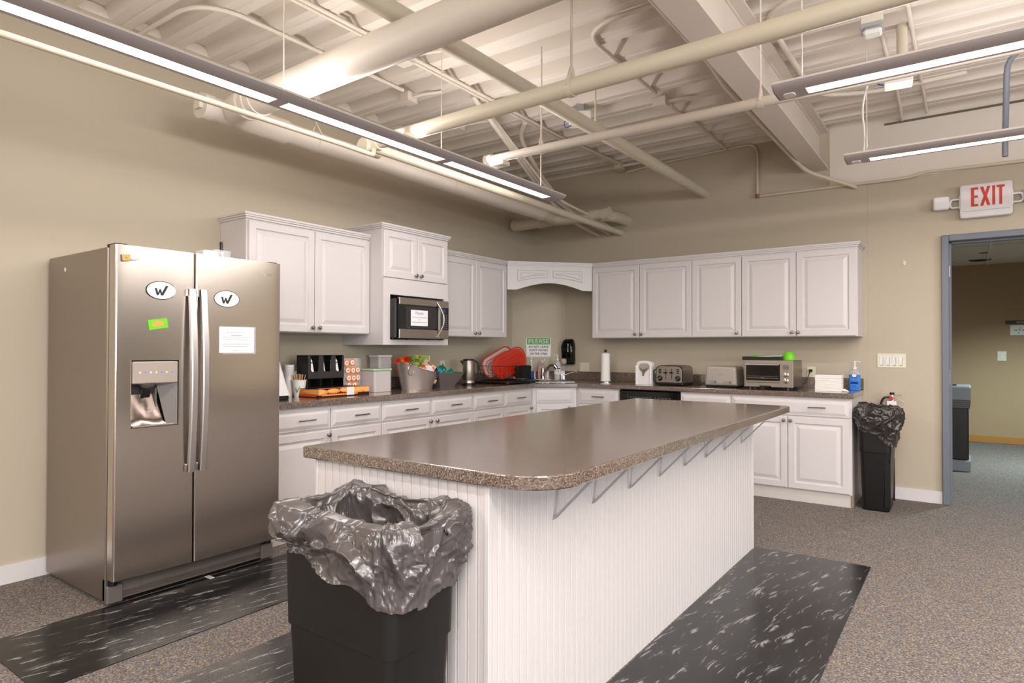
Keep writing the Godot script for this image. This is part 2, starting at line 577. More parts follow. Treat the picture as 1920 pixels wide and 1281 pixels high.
func light_row(start: Vector3, power: float, segs: int, along_z: bool, label: String, group := "") -> void:
	# local x runs along the fixture from its visible end; housing curved, lens flat at the bottom, uplight on top
	var seg := 1.19
	var L := 0.16 + seg * segs
	var o := thing("pendant_light", label, "light", start, -PHI - 0.009 if along_z else 0.0, group)
	var b := MB.new()
	var sec := [[0.041, 0.0], [0.060, 0.002], [0.080, 0.009], [0.095, 0.019], [0.098, 0.026]]
	for s in [1.0, -1.0]:
		var rows := []
		for q in sec:
			var row := PackedVector3Array()
			for i in 7: row.append(Vector3(L * i / 6.0, q[1], s * q[0]))
			rows.append(row)
		b.grid(rows, false, s < 0)
	var end := poly([-0.098, 0.026, -0.095, 0.019, -0.080, 0.009, -0.060, 0.002, -0.041, 0, 0.041, 0, 0.060, 0.002, 0.080, 0.009, 0.095, 0.019, 0.098, 0.026])
	for x in [0.0, L]:
		var c := MB.new()
		b.xf = Transform3D(Basis(Vector3(0, 0, 1), Vector3.UP, Vector3(-1, 0, 0)), Vector3(x, 0, 0))
		b.prism(end, -0.003, 0.003)
	b.xf = Transform3D.IDENTITY
	for i in segs + 1:
		var x0 := 0.0 if i == 0 else 0.13 + seg * i - 0.03
		var x1 := 0.13 if i == 0 else (L if i == segs else 0.13 + seg * i + 0.03)
		b.box(x0, x1, 0.0, 0.006, -0.042, 0.042)
	part("housing", b, M.fixture, o)
	b = MB.new()
	b.box(0.0, L, 0.024, 0.034, -0.101, -0.093); b.box(0.0, L, 0.024, 0.034, 0.093, 0.101)
	b.box(0.0, L, 0.022, 0.026, -0.095, 0.095)
	part("top_rim", b, M.fixture_edge, o)
	for i in segs:
		var x0 := 0.13 + seg * i + (0.0 if i == 0 else 0.03)
		var x1 := 0.13 + seg * (i + 1) - 0.03
		part("lens", MB.new().box(x0, x1, 0.002, 0.008, -0.040, 0.040), M.lens, o)
		var a := AreaLight3D.new()
		a.name = "down_light"
		a.area_size = Vector2(x1 - x0, 0.078)
		a.light_energy = DOWN * power
		a.light_color = LAMP
		a.shadow_enabled = true
		a.area_range = 14.0
		a.position = Vector3((x0 + x1) / 2, -0.001, 0)
		a.rotation = Vector3(-PHI, 0, 0)
		o.add_child(a, true)
		for s in [-1.0, 1.0]:
			var u := AreaLight3D.new()
			u.name = "up_light"
			u.area_size = Vector2(x1 - x0, 0.06)
			u.light_energy = UP_ * (1.15 if along_z else power * 0.8)
			u.light_color = LAMP
			u.shadow_enabled = true
			u.area_range = 14.0
			u.position = Vector3((x0 + x1) / 2, 0.075, s * 0.05)
			u.rotation = Vector3(PHI + s * 0.87, 0, 0)
			o.add_child(u, true)
		part("uplight_lens", MB.new().box(x0, x1, 0.026, 0.034, -0.075, 0.075), M.up_lens, o)
	if not along_z:
		part("sensor", MB.new().slab(rrect(0.05, 0.055, 0.015, 3, 0.055, 0.0), -0.006, 0.002), M.white, o)
	for i in segs + 1:
		var x := 0.12 + (L - 0.25) * i / segs
		part("hanger_wire", MB.new().tube([Vector3(x, 0.026, 0.06), Vector3(x, 3.23 - start.y, 0.06)], 0.0035, 6), M.pipe, o)


func daylight() -> void:
	# the office has a window far to the right and one behind the camera
	for q in [[14.19, 7.0, -PHI], [6.4, 11.19, PI]]:
		var right: bool = q[2] != PI
		var w := tag(thing("window", "", "", Vector3(q[0], 1.65, q[1]), PHI if right else PI), "", "", "", "structure")
		# local z points into the room for the front wall; for the right wall it points out of it
		var s := -1.0 if right else 1.0
		part("window_frame", MB.new().box(-1.65, 1.65, -0.95, -0.87, 0.0, s * 0.06).box(-1.65, 1.65, 0.87, 0.95, 0.0, s * 0.06).box(-1.65, -1.57, -0.87, 0.87, 0.0, s * 0.06).box(1.57, 1.65, -0.87, 0.87, 0.0, s * 0.06).box(-0.03, 0.03, -0.87, 0.87, 0.0, s * 0.06), M.frame_blue, w)
		part("bright_pane", MB.new().box(-1.57, 1.57, -0.87, 0.87, 0.0, s * 0.02), M.daylight, w)
		var a := AreaLight3D.new()
		a.name = "daylight"
		a.area_size = Vector2(3.1, 1.7)
		a.light_energy = DAY * (4.5 if right else 1.0)
		a.light_color = Color(0.94, 0.97, 1.0)
		a.shadow_enabled = true
		a.area_range = 20.0
		a.position = Vector3(0, 0, s * 0.08)
		if not right: a.rotation.y = PI
		w.add_child(a, true)


func shell() -> void:
	structure("floor", MB.new().box(-0.15, 14.35, -0.12, 0.0, -4.7, 11.35), M.carpet)
	structure("wall_left", MB.new().box(-0.15, 0.0, 0.0, 3.5, -0.15, 11.35), M.wall)
	var b := MB.new()
	b.box(0.0, 3.487, 0.0, 3.5, -0.15, 0.0)
	b.box(3.487, 4.03, 0.0, 3.5, -0.15, -0.01)
	b.box(4.03, 4.99, 2.19, 3.5, -0.15, -0.01)
	b.box(4.99, 14.2, 0.0, 3.5, -0.15, -0.01)
	structure("wall_back", b, M.wall)
	structure("wall_right", MB.new().box(14.2, 14.35, 0.0, 3.5, -0.15, 11.35), M.wall)
	structure("wall_front", MB.new().box(-0.15, 14.35, 0.0, 3.5, 11.2, 11.35), M.wall)
	structure("wall_corner", MB.new().slab(poly([0, 0, 0.43, 0, 0, 0.44]), 0.0, 2.12), M.wall)
	# the upper wall is painted white on the far side of the steel beam
	structure("wall_upper", MB.new().box(3.19, 14.2, 2.72, 3.3, -0.01, 0.004), M.wall_white)
	structure("trim_1", MB.new().box(3.62, 6.0, 3.19, 3.205, 0.0, 0.018), M.slot)
	structure("baseboard_left", MB.new().box(0.0, 0.014, 0.0, 0.1, 4.0, 11.2), M.trim)
	structure("baseboard_back", MB.new().box(3.45, 4.022, 0.0, 0.1, -0.01, 0.006), M.trim)
	# steel door frame
	var d := tag(thing("door_1", "", ""), "", "", "", "structure")
	part("jamb", MB.new().box(4.022, 4.072, 0.0, 2.20, -0.155, 0.03, 0.004), M.frame_blue, d)
	part("jamb", MB.new().box(4.96, 5.01, 0.0, 2.20, -0.155, 0.03, 0.004), M.frame_blue, d)
	part("header", MB.new().box(4.072, 4.96, 2.15, 2.20, -0.155, 0.03, 0.004), M.frame_blue, d)
	b = MB.new()
	b.box(4.072, 4.087, 0.0, 2.15, -0.11, -0.05); b.box(4.945, 4.96, 0.0, 2.15, -0.11, -0.05); b.box(4.072, 4.96, 2.135, 2.15, -0.11, -0.05)
	part("door_stop", b, M.frame_blue, d)
	part("strike_plate", MB.new().box(4.0725, 4.0745, 0.98, 1.10, -0.04, 0.0), M.galvanised, d)
	part("hinge", MB.new().box(4.0725, 4.0755, 1.86, 1.95, -0.045, 0.005), M.galvanised, d)


func ceiling_deck() -> void:
	var c := tag(thing("ceiling", "", ""), "", "", "", "structure")
	# one deck sheet holds two flutes; sheets lie side by side
	var P := 0.3085
	var y0 := 3.23; var y1 := 3.305
	var X0 := 0.0; var X1 := 14.2
	var st := MB.new(); var web := MB.new(); var cap := MB.new()
	for k in 2:
		var z := P * k
		# low pan with a stiffening step, then up, across and down
		var w0 := z + 0.128; var t0 := z + 0.158; var t1 := z + P - 0.03; var w1 := z + P
		var pts := [[z, y0], [z + 0.052, y0], [z + 0.058, y0 + 0.006], [z + 0.070, y0 + 0.006], [z + 0.076, y0], [w0, y0]]
		for i in pts.size() - 1:
			st.quad(Vector3(X0, pts[i][1], pts[i][0]), Vector3(X1, pts[i][1], pts[i][0]), Vector3(X1, pts[i + 1][1], pts[i + 1][0]), Vector3(X0, pts[i + 1][1], pts[i + 1][0]))
		st.quad(Vector3(X0, y1, t0), Vector3(X1, y1, t0), Vector3(X1, y1, t1), Vector3(X0, y1, t1))
		st.quad(Vector3(X0, y0, w0), Vector3(X1, y0, w0), Vector3(X1, y1, t0), Vector3(X0, y1, t0))
		web.quad(Vector3(X1, y0, w1), Vector3(X0, y0, w1), Vector3(X0, y1, t1), Vector3(X1, y1, t1), Rect2(0, 0, (X1 - X0) / 0.036, 1))
		# rounded closure where the flute meets the left wall
		var arch := PackedVector2Array()
		for i in 11:
			var a := PI * i / 10.0
			arch.append(Vector2(-(z + (P + 0.128) / 2) + cos(a) * 0.088, y0 + 0.008 + pow(sin(a), 0.6) * 0.064))
		cap.xf = Transform3D(Basis(Vector3(0, 0, -1), Vector3.UP, Vector3(1, 0, 0)), Vector3(0, 0, 0))
		cap.prism(arch, 0.0, 0.012)
	var sm := st.mesh(); var wm := web.mesh(); var cm := cap.mesh()
	for i in 19:
		var at := Vector3(0, 0, -0.13 - P + P * 2 * i)
		var s := part("deck_sheet", sm, M.deck, c)
		s.position = at
		part("perforated_web", wm, M.deck_web, s)
		part("flute_closure", cm, M.wall_white, s)
	structure("ceiling_slab", MB.new().box(-0.15, 14.35, 3.42, 3.55, -0.15, 11.35), M.deck)
	# rolled steel beam on the line between the two paint colours
	var b := MB.new()
	b.box(3.015, 3.185, 2.88, 2.895, 0.0, 11.2); b.box(3.015, 3.185, 3.215, 3.23, 0.0, 11.2); b.box(3.094, 3.106, 2.895, 3.215, 0.0, 11.2)
	for s in [-1.0, 1.0]:
		b.box(3.1 + s * 0.006 - 0.012, 3.1 + s * 0.006 + 0.012, 2.895, 2.907, 0.0, 11.2); b.box(3.1 + s * 0.006 - 0.012, 3.1 + s * 0.006 + 0.012, 3.203, 3.215, 0.0, 11.2)
	tag(part("steel_beam", b, M.beam, self), "deep white painted steel beam running to the back wall", "beam", "", "structure")


func run(called: String, label: String, category: String, path: Array, r: float, m: Material, group := "", at_root := true) -> Node3D:
	var o := part(called, MB.new().tube(path, r, 16 if r > 0.03 else 10), m, self)
	return tag(o, label, category, group)


func pipes() -> void:
	var V := func(x, y, z): return Vector3(x, y, z)
	# roof drain: comes across under the deck, turns by the wall and runs to the corner
	var o := thing("drain_pipe", "fat white drain pipe crossing the ceiling and running along the left wall to the corner", "pipe")
	part("cross_run", MB.new().tube([V.call(0.9, 2.665, 4.235), V.call(3.09, 2.685, 4.26)], 0.085, 24), M.pipe, o)
	part("elbow", MB.new().tube(bend([V.call(1.0, 2.667, 4.236), V.call(0.6, 2.667, 4.235), V.call(0.6, 2.667, 3.82)], 0.26, 8), 0.078, 20), M.pipe, o)
	part("wall_run", MB.new().tube([V.call(0.6, 2.667, 4.0), V.call(0.6, 2.66, 0.62)], 0.066, 24), M.pipe, o)
	part("cleanout_stub", MB.new().tube([V.call(0.6, 2.667, 4.37), V.call(0.6, 2.667, 3.9)], 0.068, 24), M.pipe, o)
	part("cleanout_cap", MB.new().tube([V.call(0.6, 2.667, 4.385), V.call(0.6, 2.667, 4.32)], 0.075, 24).box(0.57, 0.63, 2.645, 2.69, 4.38, 4.405), M.pipe, o)
	for q in [0.84, 0.90, 0.96]:
		part("coupling_ring", MB.new().tube([V.call(q - 0.009, 2.667, 4.235), V.call(q + 0.009, 2.667, 4.235)], 0.092, 20), M.pipe, o)
	for z in [3.86, 2.2, 1.2, 0.78]: part("coupling_ring", MB.new().tube([V.call(0.6, 2.665, z), V.call(0.6, 2.665, z - 0.02)], 0.071, 20), M.pipe, o)
	var b := MB.new()
	b.tube([V.call(0.6, 2.666, 3.595), V.call(0.6, 2.666, 3.565)], 0.0695, 20)
	b.tube([V.call(0.535, 2.70, 3.58), V.call(0.59, 2.78, 3.58)], 0.007, 6).tube([V.call(0.665, 2.70, 3.58), V.call(0.61, 2.78, 3.58)], 0.007, 6).tube([V.call(0.6, 2.77, 3.58), V.call(0.6, 3.23, 3.58)], 0.005, 6)
	part("hanger_strap", b, M.pipe, o)
	part("corner_elbow", MB.new().tube(bend([V.call(0.6, 2.66, 0.78), V.call(0.6, 2.65, 0.5), V.call(0.95, 2.642, 0.5)], 0.16, 7), 0.07, 20), M.pipe_tan, o)
	part("corner_run", MB.new().tube([V.call(0.08, 2.635, 0.5), V.call(1.23, 2.645, 0.5)], 0.058, 20), M.pipe_tan, o)
	for q in [[1.17, 1.25, 0.066], [0.06, 0.12, 0.064], [0.40, 0.46, 0.066]]:
		part("corner_cap", MB.new().tube([V.call(q[0], 2.64, 0.5), V.call(q[1], 2.64, 0.5)], q[2], 20), M.pipe_tan, o)
	part("wall_elbow", MB.new().tube(bend([V.call(0.95, 2.63, 0.46), V.call(1.20, 2.64, 0.42), V.call(1.20, 2.655, 0.0)], 0.13, 7), 0.06, 20), M.pipe_tan, o)
	# sprinkler pipes
	var sl := thing("sprinkler_pipe", "beige sprinkler pipe running below the pendant to the back wall corner", "pipe")
	part("pipe_run", MB.new().tube([V.call(1.135, 2.525, 0.0), V.call(1.17, 2.525, 3.58)], 0.031, 16), M.pipe_tan, sl)
	part("thin_run", MB.new().tube(bend([V.call(1.17, 2.525, 3.58), V.call(1.235, 2.45, 3.64), V.call(1.245, 2.45, 3.9), V.call(1.235, 2.45, 6.0), V.call(1.21, 2.45, 11.2)], 0.03), 0.014, 12), M.pipe_tan, sl)
	var sp := thing("sprinkler_main", "beige sprinkler pipe crossing the room under the beam with a strap hanger", "pipe")
	part("pipe_run", MB.new().tube([V.call(1.10, 2.555, 3.57), V.call(7.5, 2.60, 3.62)], 0.043, 20), M.pipe_tan, sp)
	part("tee_fitting", MB.new().tube([V.call(1.13, 2.53, 3.50), V.call(1.13, 2.53, 3.64)], 0.05, 16).tube([V.call(1.13, 2.55, 3.57), V.call(1.22, 2.556, 3.57)], 0.052, 16), M.pipe_tan, sp)
	b = MB.new()
	b.tube([V.call(2.585, 2.565, 3.58), V.call(2.615, 2.565, 3.58)], 0.048, 18)
	b.tube([V.call(2.6, 2.56, 3.535), V.call(2.6, 2.66, 3.575)], 0.010, 6).tube([V.call(2.6, 2.56, 3.625), V.call(2.6, 2.66, 3.585)], 0.010, 6)
	b.tube([V.call(2.6, 2.64, 3.58), V.call(2.6, 3.23, 3.58)], 0.007, 8)
	part("clevis_hanger", b, M.pipe_tan, sp)
	sp = thing("sprinkler_branch", "white sprinkler branch pipe ending above the pendant's far end", "pipe")
	part("pipe_run", MB.new().tube([V.call(1.52, 2.56, 2.86), V.call(6.0, 2.56, 2.84)], 0.027, 16), M.pipe, sp)
	part("end_tee", MB.new().tube([V.call(1.50, 2.56, 2.86), V.call(1.56, 2.56, 2.86)], 0.036, 14).box(1.53, 1.68, 2.50, 2.53, 2.82, 2.90, 0.006), M.pipe, sp)
	for x in [1.95, 3.32]:
		b = MB.new()
		b.tube([V.call(x - 0.012, 2.56, 2.85), V.call(x + 0.012, 2.56, 2.85)], 0.032, 14)
		b.tube([V.call(x, 2.56, 2.82), V.call(x, 2.63, 2.845)], 0.007, 6).tube([V.call(x, 2.56, 2.88), V.call(x, 2.63, 2.855)], 0.007, 6).tube([V.call(x, 2.62, 2.85), V.call(x, 3.23, 2.85)], 0.005, 6)
		part("ring_hanger", b, M.pipe, sp)
	sp = thing("water_pipe", "straight olive shaded pipe running from overhead into the back wall", "pipe")
	part("pipe_run", MB.new().tube([V.call(2.03, 2.82, 11.2), V.call(2.06, 2.82, 0.0)], 0.047, 20), M.pipe_tan, sp)
	b = MB.new()
	for z in [2.3, 5.4, 8.4]: b.tube([V.call(2.05, 2.86, z), V.call(2.05, 3.23, z)], 0.006, 6).tube([V.call(2.05, 2.82, z - 0.012), V.call(2.05, 2.82, z + 0.012)], 0.052, 16)
	part("rod_hanger", b, M.pipe_tan, sp)
	# three conduits that sweep down from the deck into the corner
	for k in 3:
		var dx := 0.13 * k
		run("corner_conduit", ["lowest of three bent conduits dropping into the back wall by the corner", "middle of three bent conduits dropping into the back wall by the corner", "uppermost of three bent conduits dropping into the back wall by the corner"][k], "conduit",
			bend([V.call(1.12 - dx * 0.3, 3.20, 2.54 - dx), V.call(0.78 + dx * 0.5, 2.80 - 0.03 * k, 1.0), V.call(0.80 + dx, 2.60 + 0.01 * k, 0.45), V.call(0.86 + dx, 2.525, 0.0)], 0.25, 6), 0.02 if k == 0 else 0.013, M.pipe, "conduits in the corner")
	run("flexible_conduit", "curved fat conduit arcing from the deck down behind the pendant's end", "conduit", bend([V.call(1.12, 3.2, 1.83), V.call(0.92, 3.17, 1.62), V.call(0.85, 2.95, 1.2), V.call(0.85, 2.70, 0.7), V.call(0.95, 2.58, 0.30), V.call(1.0, 2.56, 0.0)], 0.2, 6), 0.022, M.pipe)
	# conduit on the underside of the deck
	var Y := 3.212
	run("deck_conduit", "deck conduit with a wide bend above the long pendant", "conduit", bend([V.call(0.02, Y, 4.46), V.call(0.74, Y, 4.46), V.call(0.74, Y, 2.9)], 0.3, 8), 0.014, M.pipe)
	for k in 2:
		run("deck_conduit", ["left one of the twin conduits fixed under the deck", "right one of the twin conduits fixed under the deck"][k], "conduit", [V.call(1.14 + 0.04 * k, Y, 8.0), V.call(1.14 + 0.04 * k, Y, 3.3), V.call(1.12 + 0.04 * k, Y, 1.2), V.call(1.2 + 0.03 * k, Y, 0.25)], 0.013, M.pipe, "")
	run("deck_conduit", "hooked conduit that bends along the deck towards the small junction box", "conduit", bend([V.call(2.95, Y, 2.94), V.call(2.28, Y, 2.94), V.call(2.27, Y, 1.75)], 0.28, 8), 0.015, M.pipe)
	run("deck_conduit", "straight conduit beyond the small junction box, ending near the back wall", "conduit", bend([V.call(2.27, Y, 1.45), V.call(2.27, Y, 1.25), V.call(2.30, Y, 0.9), V.call(2.29, Y, 0.08)], 0.1), 0.014, M.pipe)
	run("beam_conduit", "pair of conduits strapped along the beam's left flange down to the wall line", "conduit", bend([V.call(2.985, 2.93, 11.0), V.call(2.985, 2.93, 2.6), V.call(2.955, 2.93, 2.3), V.call(2.985, 2.90, 0.5), V.call(3.04, 2.83, 0.25), V.call(3.38, 2.70, 0.03), V.call(3.40, 2.69, 0.0)], 0.15), 0.017, M.pipe_tan)
	run("wall_conduit", "thin conduit along the deck edge that drops down the back wall", "conduit", bend([V.call(1.2, 3.17, 0.025), V.call(1.6, 3.20, 0.025), V.call(2.57, 3.235, 0.025), V.call(2.57, 2.725, 0.025)], 0.12, 8), 0.012, M.pipe_tan)
	run("wall_conduit", "conduit along the wall where tan paint meets white, above the exit sign", "conduit", bend([V.call(2.57, 2.722, 0.022), V.call(3.80, 2.712, 0.022), V.call(3.90, 2.74, 0.022), V.call(4.08, 2.735, 0.022), V.call(6.0, 2.70, 0.022)], 0.08), 0.012, M.pipe_tan)
	tag(part("conduit_elbow", MB.new().tube([V.call(2.57, 2.74, 0.03), V.call(2.57, 2.705, 0.03)], 0.019, 10), M.rust, self), "small rusty fitting where the dropping conduit meets the wall conduit", "fitting")
	# right of the beam
	run("deck_conduit", "curved conduit beside the beam at the top of the picture", "conduit", bend([V.call(3.85, Y, 2.56), V.call(3.24, Y, 2.54), V.call(3.25, Y, 1.0), V.call(3.6, Y, 0.82), V.call(4.2, Y, 0.84)], 0.25, 8), 0.018, M.pipe)
	run("deck_conduit", "bent conduit right of the galvanised junction box", "conduit", bend([V.call(3.84, Y, 2.19), V.call(3.93, Y, 2.14), V.call(3.93, Y, 0.1)], 0.1), 0.013, M.pipe)
	run("deck_conduit", "straight conduit from the galvanised junction box to the white upper wall", "conduit", [V.call(3.77, Y, 2.0), V.call(3.77, Y, 0.75), V.call(3.75, Y, 0.02)], 0.013, M.pipe)
	run("drop_conduit", "dark bent conduit hanging down at the right edge above the last pendant", "conduit", bend([V.call(5.2, 3.1, 1.75), V.call(4.40, 3.06, 1.45), V.call(4.40, 2.6, 1.10), V.call(4.40, 2.52, 1.10)], 0.12), 0.017, M.frame_blue)
	run("electric_cable", "white power cord looping down to the pendant nearest the exit sign", "cord", bend([V.call(3.82, 2.96, 1.80), V.call(3.72, 3.0, 1.80), V.call(3.66, 2.8, 1.79), V.call(3.675, 2.62, 1.78), V.call(3.67, 2.50, 1.78)], 0.12, 6), 0.006, M.white)
	# junction boxes
	for q in [["junction_box", "white junction box under the deck beside the fat drain pipe", 0.70, 2.80, 0.09, 0.10, "pipe"], ["junction_box", "flat white junction box on the twin deck conduits by the drain pipe", 1.16, 3.30, 0.10, 0.07, "pipe"],
			["junction_box", "beige junction box where the twin conduits reach the back wall", 1.21, 0.20, 0.08, 0.09, "pipe_tan"], ["junction_box", "small junction box on the hooked deck conduit", 2.25, 1.60, 0.11, 0.08, "pipe"],
			["junction_box", "white junction box on the deck just above the pendant's middle lens", 0.60, 2.10, 0.10, 0.08, "pipe"]]:
		var j := thing(q[0], q[1], "junction box", Vector3(q[2], 3.23, q[3]))
		part("box_body", MB.new().box(-q[4] / 2, q[4] / 2, -0.07, 0.0, -q[5] / 2, q[5] / 2, 0.004), M[q[6]], j)
		part("cover_plate", MB.new().box(-q[4] / 2 - 0.004, q[4] / 2 + 0.004, -0.075, -0.07, -q[5] / 2 - 0.004, q[5] / 2 + 0.004), M[q[6]], j)
		part("conduit_stub", MB.new().tube(bend([V.call(q[4] / 2, -0.04, 0), V.call(q[4] / 2 + 0.08, -0.03, -0.02), V.call(q[4] / 2 + 0.2, -0.012, -0.10)], 0.05), 0.012, 8), M.pipe, j)
	var g := thing("power_pack", "white control module with a blue wire under the deck near the water pipe", "electrical box", Vector3(1.66, 3.23, 1.83), 0.5)
	part("box_body", MB.new().box(-0.09, 0.09, -0.17, -0.06, -0.05, 0.05, 0.006), M.white_gloss, g)
	part("bracket", MB.new().box(-0.03, 0.03, -0.06, 0.0, -0.03, 0.03), M.galvanised, g)
	part("wire_loop", MB.new().tube(bend([V.call(-0.09, -0.12, 0.03), V.call(-0.13, -0.14, 0.03), V.call(-0.12, -0.19, 0.03), V.call(-0.07, -0.175, 0.03)], 0.03), 0.004, 6), M.screen_blue, g)
	g = thing("power_pack", "white control module with a blue wire loop behind the nearer right pendant", "electrical box", Vector3(3.86, 3.0, 1.80), 0.1)
	part("box_body", MB.new().box(-0.075, 0.075, -0.13, -0.02, -0.06, 0.06, 0.006), M.white_gloss, g)
	part("pipe_nipple", MB.new().tube([V.call(0.02, -0.02, 0.03), V.call(0.02, 0.23, 0.03)], 0.03, 14), M.pipe_tan, g)
	part("wire_loop", MB.new().tube(bend([V.call(-0.075, -0.05, 0.03), V.call(-0.115, -0.06, 0.03), V.call(-0.11, -0.11, 0.03), V.call(-0.07, -0.12, 0.03)], 0.03), 0.004, 6), M.screen_blue, g)
	g = thing("fixture_box", "galvanised junction box with a clear sensor under the deck at the upper right", "junction box", Vector3(3.76, 3.23, 2.16), 0.05)
	part("box_body", MB.new().box(-0.055, 0.055, -0.11, 0.0, -0.055, 0.055, 0.004), M.pipe, g)
	part("cover_plate", MB.new().box(-0.058, 0.058, -0.135, -0.11, -0.058, 0.058, 0.003), M.galvanised, g)
	part("clear_lens", MB.new().box(-0.045, 0.05, -0.165, -0.135, -0.045, 0.045, 0.012), M.white_gloss, g)
	part("conduit_stub", MB.new().tube([V.call(0, -0.05, 0.0), V.call(0.0, -0.03, 0.22)], 0.016, 10), M.pipe, g)


func panel(w: float, h: float, drawer := false) -> MB:
	# raised-panel door or drawer front: lower left corner at the origin, back at z = 0
	var b := MB.new()
	var L := [[0.0, 0.0], [0.0, 0.015], [0.004, 0.019], [0.050, 0.019], [0.056, 0.0105], [0.066, 0.0095], [0.090, 0.017], [0.094, 0.018]]
	if drawer: L = [[0.0, 0.0], [0.0, 0.011], [0.003, 0.014], [0.012, 0.0145], [0.034, 0.0215]]
	for i in L.size() - 1:
		var p: float = L[i][0]; var q: float = L[i + 1][0]; var a: float = L[i][1]; var c: float = L[i + 1][1]
		b.quad(Vector3(p, p, a), Vector3(w - p, p, a), Vector3(w - q, q, c), Vector3(q, q, c))
		b.quad(Vector3(w - p, p, a), Vector3(w - p, h - p, a), Vector3(w - q, h - q, c), Vector3(w - q, q, c))
		b.quad(Vector3(w - p, h - p, a), Vector3(p, h - p, a), Vector3(q, h - q, c), Vector3(w - q, h - q, c))
		b.quad(Vector3(p, h - p, a), Vector3(p, p, a), Vector3(q, q, c), Vector3(q, h - q, c))
	var e: float = L[-1][0]; var z: float = L[-1][1]
	b.quad(Vector3(e, e, z), Vector3(w - e, e, z), Vector3(w - e, h - e, z), Vector3(e, h - e, z))
	b.quad(Vector3(w, 0, 0), Vector3(0, 0, 0), Vector3(0, h, 0), Vector3(w, h, 0))
	return b


func front(o: Node3D, called: String, x: float, y: float, w: float, h: float, z: float, knob = null) -> void:
	# a door (with its knob at knob.x, knob.y) or a drawer (with a bar pull centred there)
	var drawer := called == "drawer"
	var d := part(called, panel(w, h, drawer), M.cabinet, o)
	d.position = Vector3(x, y, z)
	if knob == null: return
	var b := MB.new()
	if drawer:
		b.tube([Vector3(knob.x - 0.066, knob.y, 0.046), Vector3(knob.x + 0.066, knob.y, 0.046)], 0.0052, 8)
		for s in [-0.046, 0.046]: b.tube([Vector3(knob.x + s, knob.y, 0.02), Vector3(knob.x + s, knob.y, 0.046)], 0.0042, 8)
		part("bar_pull", b, M.nickel, d)
	else:
		b.xf = Transform3D(Basis(Vector3.RIGHT, PHI), Vector3(knob.x, knob.y, 0.018))
		b.lathe([Vector2(0.008, 0), Vector2(0.006, 0.008), Vector2(0.007, 0.014), Vector2(0.0145, 0.019), Vector2(0.0155, 0.024), Vector2(0.012, 0.029), Vector2(0.0, 0.031)], 14)
		part("knob", b, M.nickel, d)


func crown(o: Node3D, w: float, y: float, d: float, left: bool, right: bool, gable := 0.0) -> void:
	# stepped moulding round the top of a wall cabinet; d is the depth of the body
	var b := MB.new()
	for q in [[0.008, -0.012, 0.002], [0.018, 0.002, 0.014], [0.026, 0.014, 0.028]]:
		b.box(-q[0] if left else 0.0, w + (q[0] if right else 0.0), y + q[1], y + q[2], 0.0, d + q[0] + 0.004)
	part("crown_moulding", b, M.cabinet, o)


func base_unit(called: String, label: String, pos: Vector3, turn: float, w: float) -> Node3D:
	var o := thing(called, label, "cabinet", pos, turn)
	part("body", MB.new().box(0, w, 0.1, 0.873, 0.012, 0.60), M.cabinet, o)
	part("toe_kick", MB.new().box(0, w, 0.0, 0.1, 0.012, 0.594), M.toekick, o)
	return o


